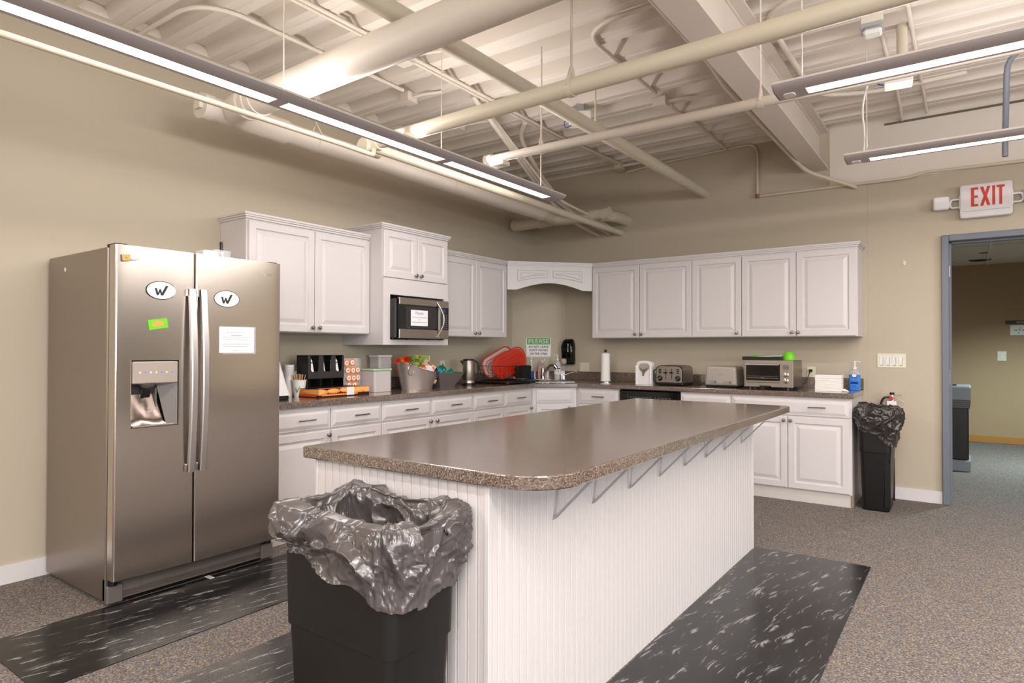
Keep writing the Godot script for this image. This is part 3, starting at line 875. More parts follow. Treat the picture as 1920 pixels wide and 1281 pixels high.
func base_cabinets() -> void:
	var y := 0.715; var h := 0.14; var dy := 0.108; var dh := 0.594
	# along the left wall: local x runs from the fridge towards the corner
	var o := base_unit("base_cabinet", "white base cabinet beside the fridge, one drawer over one door", Vector3(0, 0, 3.99), PHI, 0.537)
	front(o, "drawer", 0.03, y, 0.503, h, 0.60, Vector2(0.295, 0.072))
	front(o, "door", 0.03, dy, 0.503, dh, 0.60, Vector2(0.478, 0.563))
	o = base_unit("base_cabinet", "white base cabinet under the pizza box, one drawer over a plain door", Vector3(0, 0, 3.453), PHI, 0.468)
	front(o, "drawer", 0.004, y, 0.46, h, 0.60, Vector2(0.255, 0.072))
	front(o, "door", 0.004, dy, 0.46, dh, 0.60, Vector2(0.03, 0.40))
	o = base_unit("base_cabinet", "white base cabinet under the metal snack tub, two drawers over two doors with paired knobs", Vector3(0, 0, 2.985), PHI, 1.093)
	front(o, "drawer", 0.004, y, 0.541, h, 0.60, Vector2(0.29, 0.072)); front(o, "drawer", 0.549, y, 0.540, h, 0.60, Vector2(0.29, 0.072))
	front(o, "door", 0.004, dy, 0.541, dh, 0.60, Vector2(0.517, 0.563)); front(o, "door", 0.549, dy, 0.540, dh, 0.60, Vector2(0.05, 0.563))
	o = base_unit("base_cabinet", "white base cabinet under the kettle and dish rack, two short drawers over two doors", Vector3(0, 0, 1.892), PHI, 0.963)
	front(o, "drawer", 0.004, y, 0.46, h, 0.60, Vector2(0.25, 0.072)); front(o, "drawer", 0.47, y, 0.46, h, 0.60, Vector2(0.25, 0.072))
	front(o, "door", 0.004, dy, 0.46, dh, 0.60, Vector2(0.03, 0.40)); front(o, "door", 0.47, dy, 0.46, dh, 0.60, Vector2(0.43, 0.563))
	# diagonal sink base
	o = thing("sink_cabinet", "white corner sink base with a blank drawer front, set diagonally", "cabinet", Vector3(0.602, 0, 0.929), PI / 4)
	part("body", MB.new().slab(poly([0.0, 0.0, 0.46, 0.0, 0.32, -0.25, 0.14, -0.25]), 0.1, 0.873), M.cabinet, o)
	part("toe_kick", MB.new().slab(poly([0.004, -0.006, 0.456, -0.006, 0.32, -0.24, 0.14, -0.24]), 0.0, 0.1), M.toekick, o)
	front(o, "drawer", 0.037, y, 0.385, h, 0.0)
	front(o, "door", 0.037, dy, 0.385, dh, 0.0, Vector2(0.345, 0.563))
	# along the back wall
	o = base_unit("base_cabinet", "white base cabinet between the corner sink and the dishwasher", Vector3(0.929, 0, 0), 0, 0.482)
	front(o, "drawer", 0.03, y, 0.448, h, 0.60, Vector2(0.232, 0.072))
	front(o, "door", 0.03, dy, 0.448, dh, 0.60, Vector2(0.40, 0.563))
	o = thing("dishwasher", "dishwasher with a black control panel under the four slot toaster", "dishwasher", Vector3(1.413, 0, 0))
	part("body", MB.new().box(0.004, 0.612, 0.1, 0.868, 0.02, 0.595), M.black_soft, o)
	part("door", MB.new().box(0.006, 0.61, 0.11, 0.752, 0.595, 0.622, 0.006), M.black, o)
	var p := part("control_panel", MB.new().box(0.006, 0.61, 0.758, 0.866, 0.595, 0.626, 0.008), M.black_gloss, o)
	var b := MB.new()
	for i in 8: b.box(0.12 + 0.028 * i, 0.138 + 0.028 * i, 0.80, 0.806, 0.626, 0.6275)
	for i in 5: b.box(0.37 + 0.035 * i, 0.388 + 0.035 * i, 0.80, 0.806, 0.626, 0.6275)
	for i in 5: b.box(0.16 + 0.02 * i, 0.166 + 0.02 * i, 0.785, 0.789, 0.626, 0.6275)
	part("button", b, M.grey_plastic, p)
	part("latch", MB.new().box(0.03, 0.10, 0.785, 0.835, 0.626, 0.634, 0.004), M.black, p)
	part("toe_kick", MB.new().box(0.004, 0.612, 0.0, 0.1, 0.02, 0.56), M.black_soft, o)
	o = base_unit("base_cabinet", "white base cabinet right of the dishwasher, mostly behind the island top", Vector3(2.031, 0, 0), 0, 0.465)
	front(o, "drawer", 0.004, y, 0.455, h, 0.60, Vector2(0.23, 0.072))
	front(o, "door", 0.004, dy, 0.455, dh, 0.60, Vector2(0.41, 0.563))
	o = base_unit("base_cabinet", "wide white base cabinet at the right end with a long drawer over two doors", Vector3(2.496, 0, 0), 0, 0.935)
	part("end_panel", MB.new().box(0.935, 0.945, 0.0, 0.873, 0.012, 0.60), M.cabinet, o)
	part("scribe_edge", MB.new().box(0.936, 0.945, 0.0, 0.1, 0.594, 0.6), M.oak, o)
	front(o, "drawer", 0.004, y, 0.925, h, 0.60, Vector2(0.69, 0.075))
	front(o, "door", 0.004, dy, 0.460, dh, 0.60, Vector2(0.435, 0.563)); front(o, "door", 0.469, dy, 0.460, dh, 0.60, Vector2(0.024, 0.563))


func wall_cabinets() -> void:
	var y := 1.376; var H := 0.765
	# left wall: local x runs from the fridge side to the corner
	var o := thing("wall_cabinet", "large white two door wall cabinet above the fridge", "cabinet", Vector3(0, y, 3.912), PHI)
	part("body", MB.new().box(0, 1.063, 0, H, 0.003, 0.31), M.cabinet, o)
	front(o, "door", 0.012, 0.004, 0.523, H - 0.028, 0.31, Vector2(0.50, 0.034)); front(o, "door", 0.540, 0.004, 0.520, H - 0.028, 0.31, Vector2(0.03, 0.034))
	crown(o, 1.063, H - 0.001, 0.31, true, false)
	# deeper, lower microwave cabinet with an open niche
	o = thing("microwave_cabinet", "deep white cabinet housing the microwave, with two small doors above", "cabinet", Vector3(0, 1.294, 2.847), PHI)
	var b := MB.new()
	var w := 0.764; var h := 0.93; var d := 0.46
	b.box(0, 0.018, 0, h, 0.003, d); b.box(w - 0.018, w, 0, h, 0.003, d); b.box(0.018, w - 0.018, 0.0, 0.02, 0.003, d)
	b.box(0.018, w - 0.018, 0.40, h, 0.003, d - 0.002); b.box(0.018, w - 0.018, 0.0, 0.4, 0.003, 0.012)
	part("body", b, M.cabinet, o)
	b = MB.new()
	b.box(0, 0.074, 0, 0.53, d - 0.001, d + 0.018); b.box(w - 0.05, w, 0, 0.53, d - 0.001, d + 0.018)
	b.box(0.074, w - 0.05, 0, 0.042, d - 0.001, d + 0.018); b.box(0.074, w - 0.05, 0.40, 0.53, d - 0.001, d + 0.018)
	part("face_frame", b, M.cabinet, o)
	front(o, "door", 0.006, 0.535, 0.375, 0.372, d, Vector2(0.350, 0.036)); front(o, "door", 0.385, 0.535, 0.373, 0.372, d, Vector2(0.03, 0.036))
	crown(o, w, h - 0.001, d, true, true)
	o = thing("wall_cabinet", "white two door wall cabinet right of the microwave, above the kettle", "cabinet", Vector3(0, y, 2.081), PHI)
	part("body", MB.new().box(0, 1.087, 0, H, 0.003, 0.31), M.cabinet, o)
	front(o, "door", 0.03, 0.004, 0.548, H - 0.028, 0.31, Vector2(0.522, 0.034)); front(o, "door", 0.582, 0.004, 0.50, H - 0.028, 0.31, Vector2(0.03, 0.034))
	crown(o, 1.087, H - 0.001, 0.31, false, false)
	# arched valance across the corner
	o = thing("valance", "white arched valance with two raised panels across the corner above the sink", "valance", Vector3(0.33, y, 0.994), 0.8157)
	w = 0.914
	var pts := [0.0, 0.50]
	for i in 13:
		var s := i / 12.0
		pts.append(0.10 + (w - 0.2) * s); pts.append(0.50 + 0.075 * sin(PI * s))
	pts.append_array([w, 0.50, w, H, 0.0, H])
	part("board", MB.new().prism(poly(pts), -0.02, 0.0, 0.002), M.cabinet, o)
	part("top_panel", MB.new().slab(poly([0.02, -0.01, w - 0.02, -0.01, w / 2, -0.60]), H - 0.02, H), M.cabinet, o)
	for s in 2:
		var x0 := 0.11 if s == 0 else 0.487
		var x1 := 0.427 if s == 0 else 0.804
		var lo := [0.585, 0.628] if s == 0 else [0.628, 0.585]
		for k in 2:
			var e := 0.0 if k == 0 else 0.028
			var q := []
			q.append_array([x0 + e, H - 0.06 - e, x0 + e, lo[0] + e])
			for i in range(1, 6): q.append_array([lerpf(x0 + e, x1 - e, i / 6.0), lerpf(lo[0], lo[1], i / 6.0) + e + 0.012 * sin(PI * i / 6.0)])
			q.append_array([x1 - e, lo[1] + e, x1 - e, H - 0.06 - e])
			part("raised_panel", MB.new().prism(poly(q), 0.0 if k == 0 else 0.004, 0.009 if k == 0 else 0.018, 0.008), M.cabinet, o)
	crown(o, w, H - 0.001, -0.004, false, false)
	# back wall: three cabinets
	var X := [0.956, 1.495, 2.037, 2.504, 2.973, 3.437]
	o = thing("wall_cabinet", "white two door wall cabinet right of the arched valance, above the toaster", "cabinet", Vector3(X[0], y, 0))
	w = X[2] - X[0]
	part("body", MB.new().box(0, w, 0, H, 0.003, 0.31), M.cabinet, o)
	front(o, "door", 0.003, 0.004, 0.533, H - 0.028, 0.31, Vector2(0.494, 0.034)); front(o, "door", 0.542, 0.004, 0.536, H - 0.028, 0.31, Vector2(0.024, 0.034))
	crown(o, w, H - 0.001, 0.31, false, false)
	o = thing("wall_cabinet", "narrow white single door wall cabinet, middle of the back wall row", "cabinet", Vector3(X[2], y, 0))
	w = X[3] - X[2]
	part("body", MB.new().box(0, w, 0, H, 0.003, 0.31), M.cabinet, o)
	front(o, "door", 0.003, 0.004, w - 0.006, H - 0.028, 0.31, Vector2(0.425, 0.034))
	crown(o, w, H - 0.001, 0.31, false, false)
	o = thing("wall_cabinet", "white two door wall cabinet at the right end, over the toaster oven", "cabinet", Vector3(X[3], y, 0))
	w = X[5] - X[3]
	part("body", MB.new().box(0, w + 0.012, 0, H, 0.003, 0.31), M.cabinet, o)
	front(o, "door", 0.003, 0.004, 0.463, H - 0.028, 0.31, Vector2(0.432, 0.034)); front(o, "door", 0.470, 0.004, 0.463, H - 0.028, 0.31, Vector2(0.018, 0.034))
	crown(o, w + 0.012, H - 0.001, 0.31, false, true)


func worktop() -> void:
	var o := thing("worktop", "speckled brown laminate worktop running along both walls round the sink corner", "countertop")
	var p := poly([0.002, 3.99, 0.002, 0.44, 0.43, 0.002, 3.455, 0.002, 3.455, 0.62, 3.44, 0.64, 0.955, 0.64, 0.64, 0.955, 0.64, 3.99])
	part("top", MB.new().slab(p, 0.874, 0.914, 0.006), M.laminate, o)
	var b := MB.new()
	b.box(0.002, 0.022, 0.914, 1.012, 0.44, 3.99, 0.003); b.box(0.43, 3.455, 0.914, 1.012, 0.002, 0.022, 0.003)
	b.slab(poly([0.002, 0.44, 0.002, 0.47, 0.46, 0.002, 0.43, 0.002]), 0.914, 1.012)
	part("backsplash", b, M.laminate, o)


func island() -> void:
	# base clad in vertical beadboard planks, speckled top with one rounded corner, wire shelf brackets under the overhang
	var o := thing("kitchen_island", "white beadboard clad island base standing on the carpet and mats", "island")
	part("core", MB.new().box(2.315, 3.075, 0.0, 0.872, 2.125, 4.862), M.cabinet, o)
	var pw := 0.0381
	var mb := MB.new()
	# one plank: flat face with a V groove and a bead at one edge, facing +z, from x = 0
	var sec := [[0.0, 0.0], [0.0025, 0.0065], [0.005, 0.0075], [0.0085, 0.0075], [0.0105, 0.004], [0.0125, 0.0078], [pw - 0.0025, 0.0078], [pw, 0.0]]
	for i in sec.size() - 1: mb.quad(Vector3(sec[i][0], 0, sec[i][1]), Vector3(sec[i + 1][0], 0, sec[i + 1][1]), Vector3(sec[i + 1][0], 0.868, sec[i + 1][1]), Vector3(sec[i][0], 0.868, sec[i][1]))
	var pm := mb.mesh()
	for k in 20:
		var q := part("plank", pm, M.cabinet, o)
		q.position = Vector3(2.314 + pw * k, 0.003, 4.862)
	for k in 72:
		var q := part("plank", pm, M.cabinet, o)
		q.position = Vector3(3.075, 0.003, 4.865 - pw * k)
		q.rotation.y = PHI
	for q in [[3.068, 3.086, 4.858, 4.875], [2.302, 2.316, 4.855, 4.873], [3.066, 3.085, 2.115, 2.13]]:
		part("corner_bead", MB.new().box(q[0], q[1], 0.0, 0.870, q[2], q[3], 0.002), M.cabinet, o)
	for k in 8:
		var z: float = [4.52, 4.25, 3.94, 3.636, 3.33, 3.023, 2.716, 2.39][k]
		var br := MB.new()
		br.box(3.083, 3.087, 0.70, 0.872, z - 0.011, z + 0.011)
		br.box(3.083, 3.262, 0.868, 0.872, z - 0.011, z + 0.011)
		var arm := part("bracket", br, M.trim, o)
		br = MB.new()
		br.xf = Transform3D(Basis(Vector3(0, 0, 1), 0.80), Vector3(3.086, 0.702, z))
		br.box(0.0, 0.238, -0.002, 0.002, -0.011, 0.011)
		part("brace", br, M.bracket_steel, arm)
	var t := thing("island_worktop", "big speckled brown laminate island top with a rounded near corner", "countertop")
	var p := PackedVector2Array()
	p.append_array(poly([2.2645, 4.897, 2.2645, 2.10, 3.285, 2.10, 3.30, 2.115]))
	for i in 10:
		var a := PHI * i / 9.0
		p.append(Vector2(3.30 - 0.17 + 0.17 * cos(a), 4.897 - 0.17 + 0.17 * sin(a)))
	part("top", MB.new().slab(p, 0.873, 0.914, 0.004), M.laminate, t)


func fridge() -> void:
	# local x runs along the front from its left edge; local z is depth from the wall
	var o := thing("refrigerator", "tall stainless side by side refrigerator with two long handles at the left wall", "refrigerator", Vector3(0.0, 0, 4.93), PHI)
	var W := 0.912
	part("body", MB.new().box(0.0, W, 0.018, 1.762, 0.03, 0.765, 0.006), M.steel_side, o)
	part("gasket", MB.new().box(0.012, W - 0.012, 0.11, 1.75, 0.76, 0.785), M.black_soft, o)
	var door := func(x0: float, x1: float, hole: bool) -> MB:
		# gently bowed front, rounded long edges; the dispenser opening is cut out of the left one
		var b := MB.new()
		var y0 := 0.135; var y1 := 1.768
		var hx0 := 0.073; var hx1 := 0.302; var hy0 := 0.866; var hy1 := 1.202
		var bow := func(x): return 0.862 - 0.014 * pow((x - W / 2) / (W / 2), 2)
		var xs := [x0, x0 + 0.003, x0 + 0.009]
		var n := 10
		for i in range(1, n): xs.append(lerpf(x0 + 0.009, x1 - 0.009, float(i) / n))
		xs.append_array([x1 - 0.009, x1 - 0.003, x1])
		if hole: xs.append_array([hx0, hx1]); xs.sort()
		var zf := func(x):
			var e := minf(x - x0, x1 - x)
			return bow.call(x) - (0.009 - sqrt(maxf(0.0, 0.000081 - pow(0.009 - minf(e, 0.009), 2))))
		for band in ([[y0, hy0], [hy0, hy1], [hy1, y1]] if hole else [[y0, y1]]):
			for i in xs.size() - 1:
				if hole and band[0] == hy0 and xs[i] >= hx0 - 0.0001 and xs[i + 1] <= hx1 + 0.0001: continue
				var na := Vector3(-(zf.call(xs[i] + 0.0008) - zf.call(xs[i] - 0.0008)) / 0.0016 if xs[i] > x0 + 0.001 and xs[i] < x1 - 0.001 else (-2.0 if xs[i] < W / 2 and xs[i] <= x0 + 0.001 else 2.0), 0, 1).normalized()
				var nb := Vector3(-(zf.call(xs[i + 1] + 0.0008) - zf.call(xs[i + 1] - 0.0008)) / 0.0016 if xs[i + 1] > x0 + 0.001 and xs[i + 1] < x1 - 0.001 else (2.0 if xs[i + 1] >= x1 - 0.001 else -2.0), 0, 1).normalized()
				b.smooth(Vector3(xs[i], band[0], zf.call(xs[i])), Vector3(xs[i + 1], band[0], zf.call(xs[i + 1])), Vector3(xs[i + 1], band[1], zf.call(xs[i + 1])), Vector3(xs[i], band[1], zf.call(xs[i])), na, nb, nb, na)
		# sides, top and bottom
		b.quad(Vector3(x0, y0, 0.785), Vector3(x0, y0, zf.call(x0)), Vector3(x0, y1, zf.call(x0)), Vector3(x0, y1, 0.785))
		b.quad(Vector3(x1, y0, zf.call(x1)), Vector3(x1, y0, 0.785), Vector3(x1, y1, 0.785), Vector3(x1, y1, zf.call(x1)))
		for i in xs.size() - 1:
			b.quad(Vector3(xs[i], y1, zf.call(xs[i])), Vector3(xs[i + 1], y1, zf.call(xs[i + 1])), Vector3(xs[i + 1], y1, 0.785), Vector3(xs[i], y1, 0.785))
			b.quad(Vector3(xs[i + 1], y0, zf.call(xs[i + 1])), Vector3(xs[i], y0, zf.call(xs[i])), Vector3(xs[i], y0, 0.785), Vector3(xs[i + 1], y0, 0.785))
		if hole:
			# walls of the recess
			var zb := 0.80
			b.quad(Vector3(hx0, hy0, 0.856), Vector3(hx0, hy0, zb), Vector3(hx0, hy1, zb), Vector3(hx0, hy1, 0.856))
			b.quad(Vector3(hx1, hy0, zb), Vector3(hx1, hy0, 0.858), Vector3(hx1, hy1, 0.858), Vector3(hx1, hy1, zb))
		else: b.quad(Vector3(x1, y0, 0.785), Vector3(x0, y0, 0.785), Vector3(x0, y1, 0.785), Vector3(x1, y1, 0.785))
		return b
	var dl := part("door", door.call(0.0, 0.383, true), M.steel, o)
	var dr := part("door", door.call(0.390, W, false), M.steel, o)
	for s in 2:
		# long flat bar handle, bowed outwards, ends turned in to the door
		var x := 0.341 if s == 0 else 0.402
		var rows := [PackedVector3Array(), PackedVector3Array(), PackedVector3Array(), PackedVector3Array(), PackedVector3Array(), PackedVector3Array()]
		for i in 25:
			var u := i / 24.0
			var y := lerpf(0.615, 1.575, u)
			var z := 0.885 + 0.028 * sin(PI * u)
			var q := [[0.0, z - 0.012], [0.0, z + 0.006], [0.005, z + 0.010], [0.030, z + 0.010], [0.035, z + 0.006], [0.035, z - 0.012]]
			for k in 6: rows[k].append(Vector3(x + q[k][0], y, q[k][1]))
		var hb := MB.new()
		for k in 5:
			for i in 24:
				hb.quad(rows[k][i], rows[k + 1][i], rows[k + 1][i + 1], rows[k][i + 1])
		for i in 24: hb.quad(rows[5][i], rows[0][i], rows[0][i + 1], rows[5][i + 1])
		for e in [[0.615, 0.655], [1.535, 1.575]]: hb.box(x, x + 0.035, e[0], e[1], 0.852, 0.888, 0.003)
		part("handle", hb, M.handle, dl if s == 0 else dr)
	# dispenser
	var d := part("dispenser", MB.new().box(0.073, 0.302, 0.868, 1.2, 0.798, 0.80), M.charcoal, o)
	part("control_panel", MB.new().box(0.077, 0.298, 1.085, 1.196, 0.80, 0.864, 0.005), M.light_plastic, d)
	var lb := MB.new()
	for i in 7: lb.box(0.106 + 0.026 * i, 0.114 + 0.026 * i, 1.137, 1.146, 0.8638, 0.8646)
	part("indicator", lb, M.white, d)
	lb = MB.new()
	for i in [1, 4, 6]: lb.box(0.1065 + 0.026 * i, 0.1135 + 0.026 * i, 1.1375, 1.1455, 0.8646, 0.865)
	part("indicator_lit", lb, M.sky_blue, d)
	var cav := MB.new()
	# sloping chromed floor and dark right wall
	var rows2 := []
	for i in 9:
		var u := i / 8.0
		var row := PackedVector3Array()
		for j in 7: row.append(Vector3(0.078 + 0.165 * j / 6.0, lerpf(0.873, 1.03, u), 0.855 - 0.052 * pow(u, 0.5) + 0.004 * sin(j * 1.3 + u * 4)))
		rows2.append(row)
	cav.grid(rows2)
	part("splash_tray", cav, M.tray_chrome, d)
	cav = MB.new()
	cav.quad(Vector3(0.243, 0.873, 0.853), Vector3(0.298, 0.873, 0.858), Vector3(0.298, 1.085, 0.858), Vector3(0.215, 1.085, 0.802))
	cav.box(0.205, 0.212, 0.88, 1.06, 0.80, 0.818)
	part("side_wall", cav, M.grey_plastic, d)
	cav = MB.new()
	cav.xf = Transform3D(Basis(Vector3.RIGHT, 0.35), Vector3(0.16, 1.06, 0.815))
	cav.box(-0.024, 0.024, -0.075, 0.0, 0.0, 0.010, 0.003)
	part("paddle", cav, M.chrome, d)
	cav = MB.new()
	cav.xf = Transform3D(Basis(Vector3.RIGHT, 0.35), Vector3(0.16, 1.06, 0.815))
	cav.box(-0.019, 0.019, -0.068, -0.008, 0.009, 0.0108)
	part("paddle_pad", cav, M.black_soft, d)
	part("spout", MB.new().at(0.16, 1.058, 0.826).lathe([Vector2(0.0, 0.0), Vector2(0.022, 0.004), Vector2(0.040, 0.022), Vector2(0.044, 0.03)], 16), M.grey_plastic, d)
	part("drip_lip", MB.new().box(0.075, 0.30, 0.866, 0.878, 0.80, 0.866, 0.004), M.chrome, d)
	# kick plate with slots
	var kb := MB.new()
	kb.box(0.0, W, 0.02, 0.128, 0.74, 0.762)
	kb.box(0.0, 0.075, 0.01, 0.098, 0.762, 0.79, 0.006); kb.box(W - 0.075, W, 0.01, 0.098, 0.762, 0.79, 0.006)
	kb.box(0.075, W - 0.075, 0.055, 0.125, 0.762, 0.772)
	kb.box(0.17, 0.33, 0.06, 0.118, 0.772, 0.776, 0.002)
	kb.box(0.075, W - 0.075, 0.022, 0.027, 0.762, 0.776)
	part("kick_plate", kb, M.grey_plastic, o)
	kb = MB.new()
	for i in 22: kb.box(0.085 + 0.034 * i, 0.113 + 0.034 * i, 0.030, 0.052, 0.7621, 0.7632)
	kb.box(0.08, W - 0.08, 0.0, 0.022, 0.70, 0.76)
	part("vent_slot", kb, M.black, o)
	kb = MB.new()
	for x in [0.03, W - 0.03]:
		kb.at(x, 0.098, 0.778).lathe([Vector2(0.02, 0), Vector2(0.02, 0.022), Vector2(0.0, 0.024)], 12)
	part("hinge", kb, M.black, o)
	kb = MB.new()
	for x in [0.004, W - 0.07]: kb.at(0, 0, 0).box(x, x + 0.06, 1.762, 1.776, 0.74, 0.83, 0.004)
	part("hinge_cover", kb, M.black, o)
	kb = MB.new()
	for x in [0.06, W - 0.06]: kb.at(x, 0.0, 0.12).lathe([Vector2(0.02, 0.0), Vector2(0.02, 0.02), Vector2(0, 0.02)], 10)
	for x in [0.06, W - 0.06]: kb.at(x, 0.0, 0.7).lathe([Vector2(0.02, 0.0), Vector2(0.02, 0.02), Vector2(0, 0.02)], 10)
	part("foot", kb, M.black, o)
	words("brand_lettering", "Whirlpool", 0.018, M.chrome, dr, Transform3D(Basis.IDENTITY, Vector3(0.795, 1.697, 0.8545)), 0.002, "Droid Serif", true, 0.8)
	part("rating_tag", MB.new().box(-0.0008, 0.0, 1.675, 1.694, 0.24, 0.262), M.white, o)
	# magnets and notes on the doors
	var bow2 := func(x): return 0.8622 - 0.014 * pow((x - W / 2) / (W / 2), 2)
	for s in 2:
		var x := 0.212 if s == 0 else 0.563
		var y := 1.557 if s == 0 else 1.536
		var q := thing("oval_sticker", ["white oval magnet with a black W on the fridge's left door", "white oval magnet with a black W on the fridge's right door"][s], "magnet", Vector3(bow2.call(x), y, 4.93 - x), PHI, "")
		var k := 1.0
		part("rim", MB.new().prism(oval(0.150 * k, 0.094 * k, 36), 0.0, 0.0016), M.ink, q)
		part("face", MB.new().prism(oval(0.143 * k, 0.087 * k, 36), 0.0016, 0.0022), M.paper, q)
		var wm := MB.new()
		wm.prism(poly([-0.034, 0.010, -0.023, 0.010, -0.017, -0.012, -0.010, 0.006, -0.003, 0.006, 0.002, -0.012, 0.021, 0.025, 0.034, 0.025, 0.008, -0.026, -0.003, -0.026, -0.008, -0.010, -0.015, -0.026, -0.024, -0.026]), 0.0022, 0.0028)
		part("letter", wm, M.ink, q)
	var g := thing("card_magnet", "small tilted green and yellow card magnet on the fridge's left door", "magnet", Vector3(bow2.call(0.197), 1.386, 4.93 - 0.197), PHI)
	g.rotate_object_local(Vector3(0, 0, 1), 0.16)
	part("card", MB.new().prism(rrect(0.095, 0.05, 0.003, 2), 0.0, 0.0018), M.lime, g)
	var sb := MB.new()
	for i in 9:
		var a := PI * (i + 0.5) / 9.0
		sb.prism(PackedVector2Array([Vector2(0, -0.012), Vector2(cos(a - 0.09) * 0.03, -0.012 + sin(a - 0.09) * 0.03), Vector2(cos(a + 0.09) * 0.03, -0.012 + sin(a + 0.09) * 0.03)]), 0.0018, 0.0022)
	part("sunburst", sb, M.mag_orange, g)
	part("panel", MB.new().prism(rrect(0.05, 0.024, 0.004, 2), 0.0018, 0.0026), M.mag_orange, g)
	g = thing("notice", "laminated white notice with lines of grey print on the fridge's right door", "notice", Vector3(bow2.call(0.625), 1.308, 4.93 - 0.625), PHI)
	part("laminate_sleeve", MB.new().box(-0.116, 0.116, -0.077, 0.077, 0.0, 0.0012), M.clear, g)
	part("sheet", MB.new().quad(Vector3(-0.114, -0.07, 0.0014), Vector3(0.105, -0.07, 0.0014), Vector3(0.105, 0.074, 0.0014), Vector3(-0.114, 0.074, 0.0014)), M.note_fridge, g)
	g = thing("square_magnet", "small orange square magnet at the fridge's upper left", "magnet", Vector3(bow2.call(0.042), 1.704, 4.93 - 0.042), PHI)
	g.rotate_object_local(Vector3(0, 0, 1), 0.12)
	part("block", MB.new().box(-0.019, 0.019, -0.017, 0.017, 0.0, 0.010, 0.003), M.frame_blue, g)
	part("face", MB.new().box(-0.017, 0.019, -0.015, 0.017, 0.010, 0.0115, 0.001), M.mag_orange, g)
	part("dot", MB.new().prism(oval(0.010, 0.010, 12), 0.0115, 0.0125), M.green, g)
	g = thing("round_magnet", "small round white magnet beside the orange one on the fridge", "magnet", Vector3(bow2.call(0.081), 1.713, 4.93 - 0.081), PHI)
	var rm := MB.new()
	rm.xf = Transform3D(Basis(Vector3.RIGHT, PHI), Vector3.ZERO)
	rm.lathe([Vector2(0.020, 0.0), Vector2(0.021, 0.004), Vector2(0.016, 0.009), Vector2(0.0, 0.011)], 20)
	part("disc", rm, M.white_gloss, g)
	# things on top: a folded carton and a clear tub with a marker
	g = thing("clear_tub", "small clear plastic tub of odds and ends on top of the fridge", "container", Vector3(0.62, 1.768, 4.27), PHI - 0.1)
	part("wall", MB.new().prism(rrect(0.11, 0.06, 0.012, 3), 0.0, 0.07, 0.0, false), M.clear, g).rotation.x = -PHI
	part("base", MB.new().box(-0.05, 0.05, 0.0, 0.004, -0.026, 0.026), M.clear, g)
	var cl := thing("bulldog_clip", "dark clip lying inside the clear tub on the fridge", "clip", Vector3(0.62, 1.773, 4.29), 0.4)
	part("jaw", MB.new().box(-0.02, 0.02, 0.0, 0.02, -0.012, 0.012, 0.004), M.grey_plastic, cl)
	part("arm", MB.new().tube([Vector3(0, 0.018, 0), Vector3(0.02, 0.035, -0.02)], 0.003, 6), M.nickel, cl)
	g = thing("marker_pen", "black capped marker standing in the clear tub on the fridge", "pen", Vector3(0.60, 1.773, 4.243))
	g.rotation = Vector3(0.0, 0, 0.12)
	part("barrel", MB.new().lathe([Vector2(0.0, 0), Vector2(0.008, 0.002), Vector2(0.008, 0.055), Vector2(0.012, 0.056), Vector2(0.012, 0.062), Vector2(0.0, 0.062)], 10), M.white, g)
	part("cap", MB.new().lathe([Vector2(0.009, 0.062), Vector2(0.0095, 0.115), Vector2(0.006, 0.124), Vector2(0.0, 0.126)], 10), M.black, g)
	g = thing("tissue_pack", "low white pack lying on top of the fridge by the clear tub", "pack", Vector3(0.63, 1.768, 4.355), PHI)
	part("wrap", MB.new().box(-0.045, 0.045, 0.0, 0.055, -0.05, 0.05, 0.008), M.white, g)


